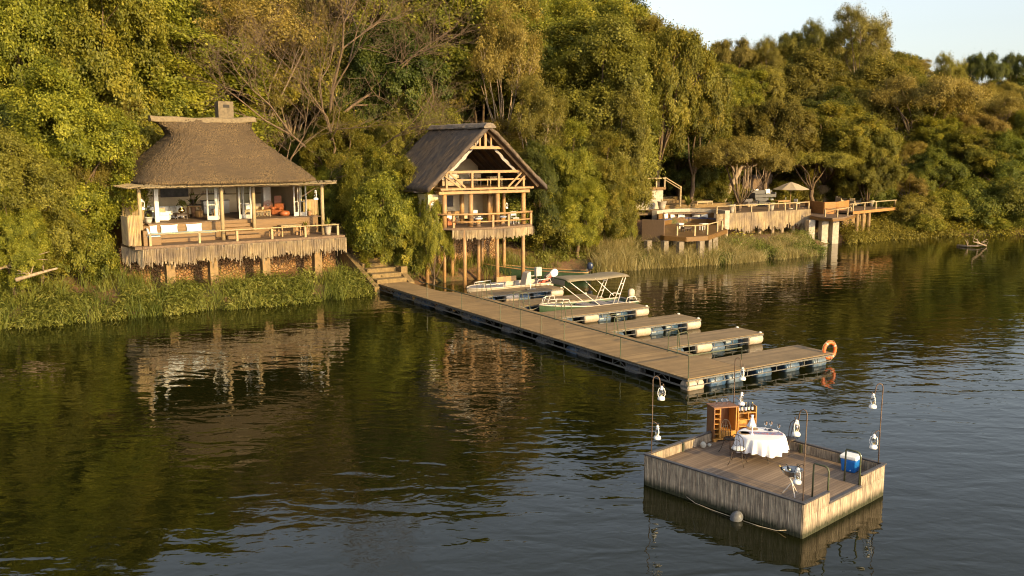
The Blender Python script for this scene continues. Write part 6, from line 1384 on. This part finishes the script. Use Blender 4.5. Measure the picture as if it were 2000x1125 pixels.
# dead and bare trees
def bare(label, px, pybase, Y, H, seed, r0=.22, lean=(0,0), depth=5, mat='bark_pale', sp=1.0, up=.35):
    x, _, z = pt(px, pybase, Y); H += z-gz(x, Y); z = gz(x, Y); T = thing('bare_tree', label, 'tree', (x, Y, z), seed, 'bare trees among the green ones'); link('trunk', bare_mesh('trunk', seed, H, sp, r0, MAT[mat], depth, up), T); T.rotation_euler = (lean[1], lean[0], seed); return T
bare('bare pale branching tree high behind the lodge chimney', 628, 180, 76, 14, 4, .24, (-.12,0), 6, 'bark')
bare('bare dead limbs stretching left above the lodge roof', 600, 150, 75, 9, 9, .16, (-.5,0), 6, 'bark')
bare('spindly bare tree just right of the lodge roof', 565, 285, 70, 7, 12, .12, (-.2,0), 5, 'bark')
bare('leafless tree on the right skyline', 1775, 130, 148, 6, 33, .14, (0,0), 6, 'bark', 1.15, .3)
bare('bare tree against the sky at the far right', 1880, 150, 145, 7, 37, .16, (0,0), 6, 'bark', 1.1, .3)
bare('pale leaning bare trunk behind the gabled cabin roof', 925, 250, 80, 12, 41, .22, (.25,0), 4, 'bark')
bare('forked grey trunk on the slope at the right', 1765, 320, 118, 10, 45, .34, (.2,0), 4)
# driftwood
def branch(label, pts, r, seed, mat='bark_pale', name='driftwood'):
    mb = MB(); rr = random.Random(seed); mb.tube(pts, [r*(1-.6*i/(len(pts)-1)) for i in range(len(pts))], 7)
    for k in range(5): p = Vector(pts[rr.randrange(1,len(pts))]); d = Vector((rr.gauss(0,1),rr.gauss(0,.4),abs(rr.gauss(.4,.4))))*.9; mb.tube([p, p+d*.5+Vector((0,0,.1)), p+d], [r*.4,r*.3,r*.1], 5)
    return tag(mb.build(name, MAT[mat], smooth=True), label, 'driftwood')
branch('long pale fallen branch lying across the left bank', [at(30,547,2.5), at(60,538,2.7), at(85,531,2.85), at(112,524,3.0)], .13, 1)
branch('pale fallen branch at the far left edge of the bank', [at(-20,530,3.0), at(15,520,3.2), at(50,512,3.4)], .1, 2)
branch('tangled pale driftwood snag standing out of the water at the right', [at(1870,480,.05), at(1890,481,.12), at(1910,480,.2), at(1926,479,.1)], .14, 3); branch('curved bare branch arching over the driftwood snag', [at(1926,480,.1), at(1915,476,.5), at(1900,472,.9)], .09, 5)
# ================================================================== bank vegetation
def scatter(n, s0, s1, x0, x1, seed, ok=None, patch=None):
    rs = np.random.RandomState(seed); x = rs.uniform(x0, x1, n*4); y0 = np.interp(x, SHORE[:,0], SHORE[:,1]); y = y0+rs.uniform(s0*1.4-1, s1*1.4+1, n*4); s = shore_s(x, y)
    k = (s > s0) & (s < s1)
    if ok is not None: k &= ok(x, y, s)
    if patch is not None: k &= wob(x, y, 1.1, 1, seed)+rs.randn(len(x))*.35 > patch
    x, y = x[k][:n], y[k][:n]; return np.stack([x, y, np.maximum(ground(x, y), -.15)], -1), rs
def blades(name, P, rs, nb, h, w, spread, mat, lean=.5, tint=(.1,1)):
    N = len(P)*nb; c = np.repeat(P, nb, 0)+np.concatenate([rs.randn(N,2)*spread, np.zeros((N,1))], 1); an = rs.rand(N)*6.283; H = (np.repeat(rs.uniform(.35,1.35,len(P)), nb)*rs.uniform(.4,1.15,N)*h)
    d = np.stack([np.cos(an), np.sin(an), an*0], -1); a2 = rs.rand(N)*6.283; sd_ = np.stack([np.cos(a2), np.sin(a2), an*0], -1)*w; ln = rs.uniform(.1,1,N)[:,None]*lean*H[:,None]; up = np.array([0,0,1.])*H[:,None]
    p0 = c; p1 = c+d*ln*.3+up*.6; p2 = c+d*ln+up*(1-.25*rs.rand(N)[:,None])
    V = np.stack([p0-sd_, p0+sd_, p1-sd_*.8, p1+sd_*.8, p2-sd_*.1, p2+sd_*.1], 1).reshape(-1,3); b0 = np.arange(N)[:,None]*6
    Q = np.concatenate([b0+np.array([[0,1,3,2]]), b0+np.array([[2,3,5,4]])], 0); t_ = np.repeat(np.clip(np.repeat(rs.uniform(*tint,len(P)), nb)+rs.randn(N)*.12, 0, 1), 6)
    return npmesh(name, V, Q, mat, col=t_)
def clumps(name, P, rs, n, r, h, ls, mat, asp=.45):
    N = len(P)*n; c = np.repeat(P, n, 0); R_ = np.repeat(rs.uniform(.6,1.3,len(P)), n); off_ = rs.randn(N,3)*np.stack([R_*r*.55, R_*r*.55, R_*h*.28], -1); off_[:,2] = np.abs(off_[:,2]+R_*h*.4)
    nr = unit(off_+rs.randn(N,3)*.4+[0,0,.15]); V, Q = leaves(c+off_, nr, ls*rs.uniform(.6,1.4,N), rs, asp)
    return npmesh(name, V, Q, mat, col=np.repeat(np.clip(np.repeat(rs.uniform(.2,.85,len(P)), n)+rs.randn(N)*.15, 0, 1), 4))
nh = lambda x, y, s: ~np.array([inrect(a, b_, *PF, -12, 8, -.7, 3) for a, b_ in zip(x, y)])
P, rs = scatter(620, -1.0, 6, -42, -9.0, 101, lambda x, y, s: nh(x, y, s) & (s < np.where(x < -23, 6, 2.3)) & ~((x > -28.5) & (x < -22) & (s > 2.4)), -.3); tag(link('herb_fringe', clumps('herb_fringe', P, rs, 150, .6, .95, .21, MAT['leaf_herb'], .22)), kind='stuff')
P, rs = scatter(380, -1.2, 5, -42, -9.0, 102, lambda x, y, s: nh(x, y, s) & (s < np.where(x < -23, 5, 2.3)), -.6); tag(link('bank_grass', blades('bank_grass', P, rs, 26, 1.35, .016, .2, MAT['leaf_herb'], 1.1)), kind='stuff')
P, rs = scatter(230, 1.8, 6.5, -44, -27, 103, None, -.1); tag(link('creeping_vines', clumps('creeping_vines', P, rs, 70, .6, .7, .16, MAT['leaf_bright'])), kind='stuff')
P, rs = scatter(130, .3, 3.2, -8.2, 4, 104, lambda x, y, s: (s > .6) | (x > -3)); tag(link('reeds_under_cabin', blades('reeds_under_cabin', P, rs, 30, .9, .014, .25, MAT['leaf_herb'], .6)), kind='stuff')
P, rs = scatter(260, 1.5, 9, 1.5, 13, 105); tag(link('slope_herbs', clumps('slope_herbs', P, rs, 60, .6, .6, .14, MAT['leaf_herb'])), kind='stuff')
P, rs = scatter(1000, -2.2, 2.6, 6.5, 29.5, 106, lambda x, y, s: (s > -2.2+np.clip((x-20)*.12,0,1.4)), -.7); tag(link('dry_reeds', blades('dry_reeds', P, rs, 34, np.interp(np.repeat(P[:,0], 34), [16,20,34], [1.6,.95,.8]), .018, .26, MAT['leaf_dry'], 1.15)), kind='stuff')
P, rs = scatter(300, -1.6, 2.4, 6.5, 30, 107, None, .3); tag(link('green_reeds', clumps('green_reeds', P, rs, 110, .6, .95, .16, MAT['leaf_herb'], .3)), kind='stuff')
P, rs = scatter(400, -1.2, 5, 35, 50, 108); tag(link('river_shrubs', clumps('river_shrubs', P, rs, 85, .7, 1.1, .17, MAT['leaf_olive'])), kind='stuff')
P, rs = scatter(300, -1.0, 3, 46, 85, 109); tag(link('river_shrubs', clumps('river_shrubs', P, rs, 70, .9, 1.2, .2, MAT['leaf_bright'])), kind='stuff')
P, rs = scatter(2600, 5, 42, -48, 110, 110, lambda x, y, s: ~np.array([blocked_low(a, b_) for a, b_ in zip(x, y)])); tag(link('undergrowth', clumps('undergrowth', P, rs, 45, .9, .9, .24, MAT['leaf_olive'])), kind='stuff')
P, rs = scatter(1500, 2.5, 10, -48, 60, 111); tag(link('dry_grass', blades('dry_grass', P, rs, 14, .32, .012, .35, MAT['leaf_olive'], .8)), kind='stuff')
finish_trees()
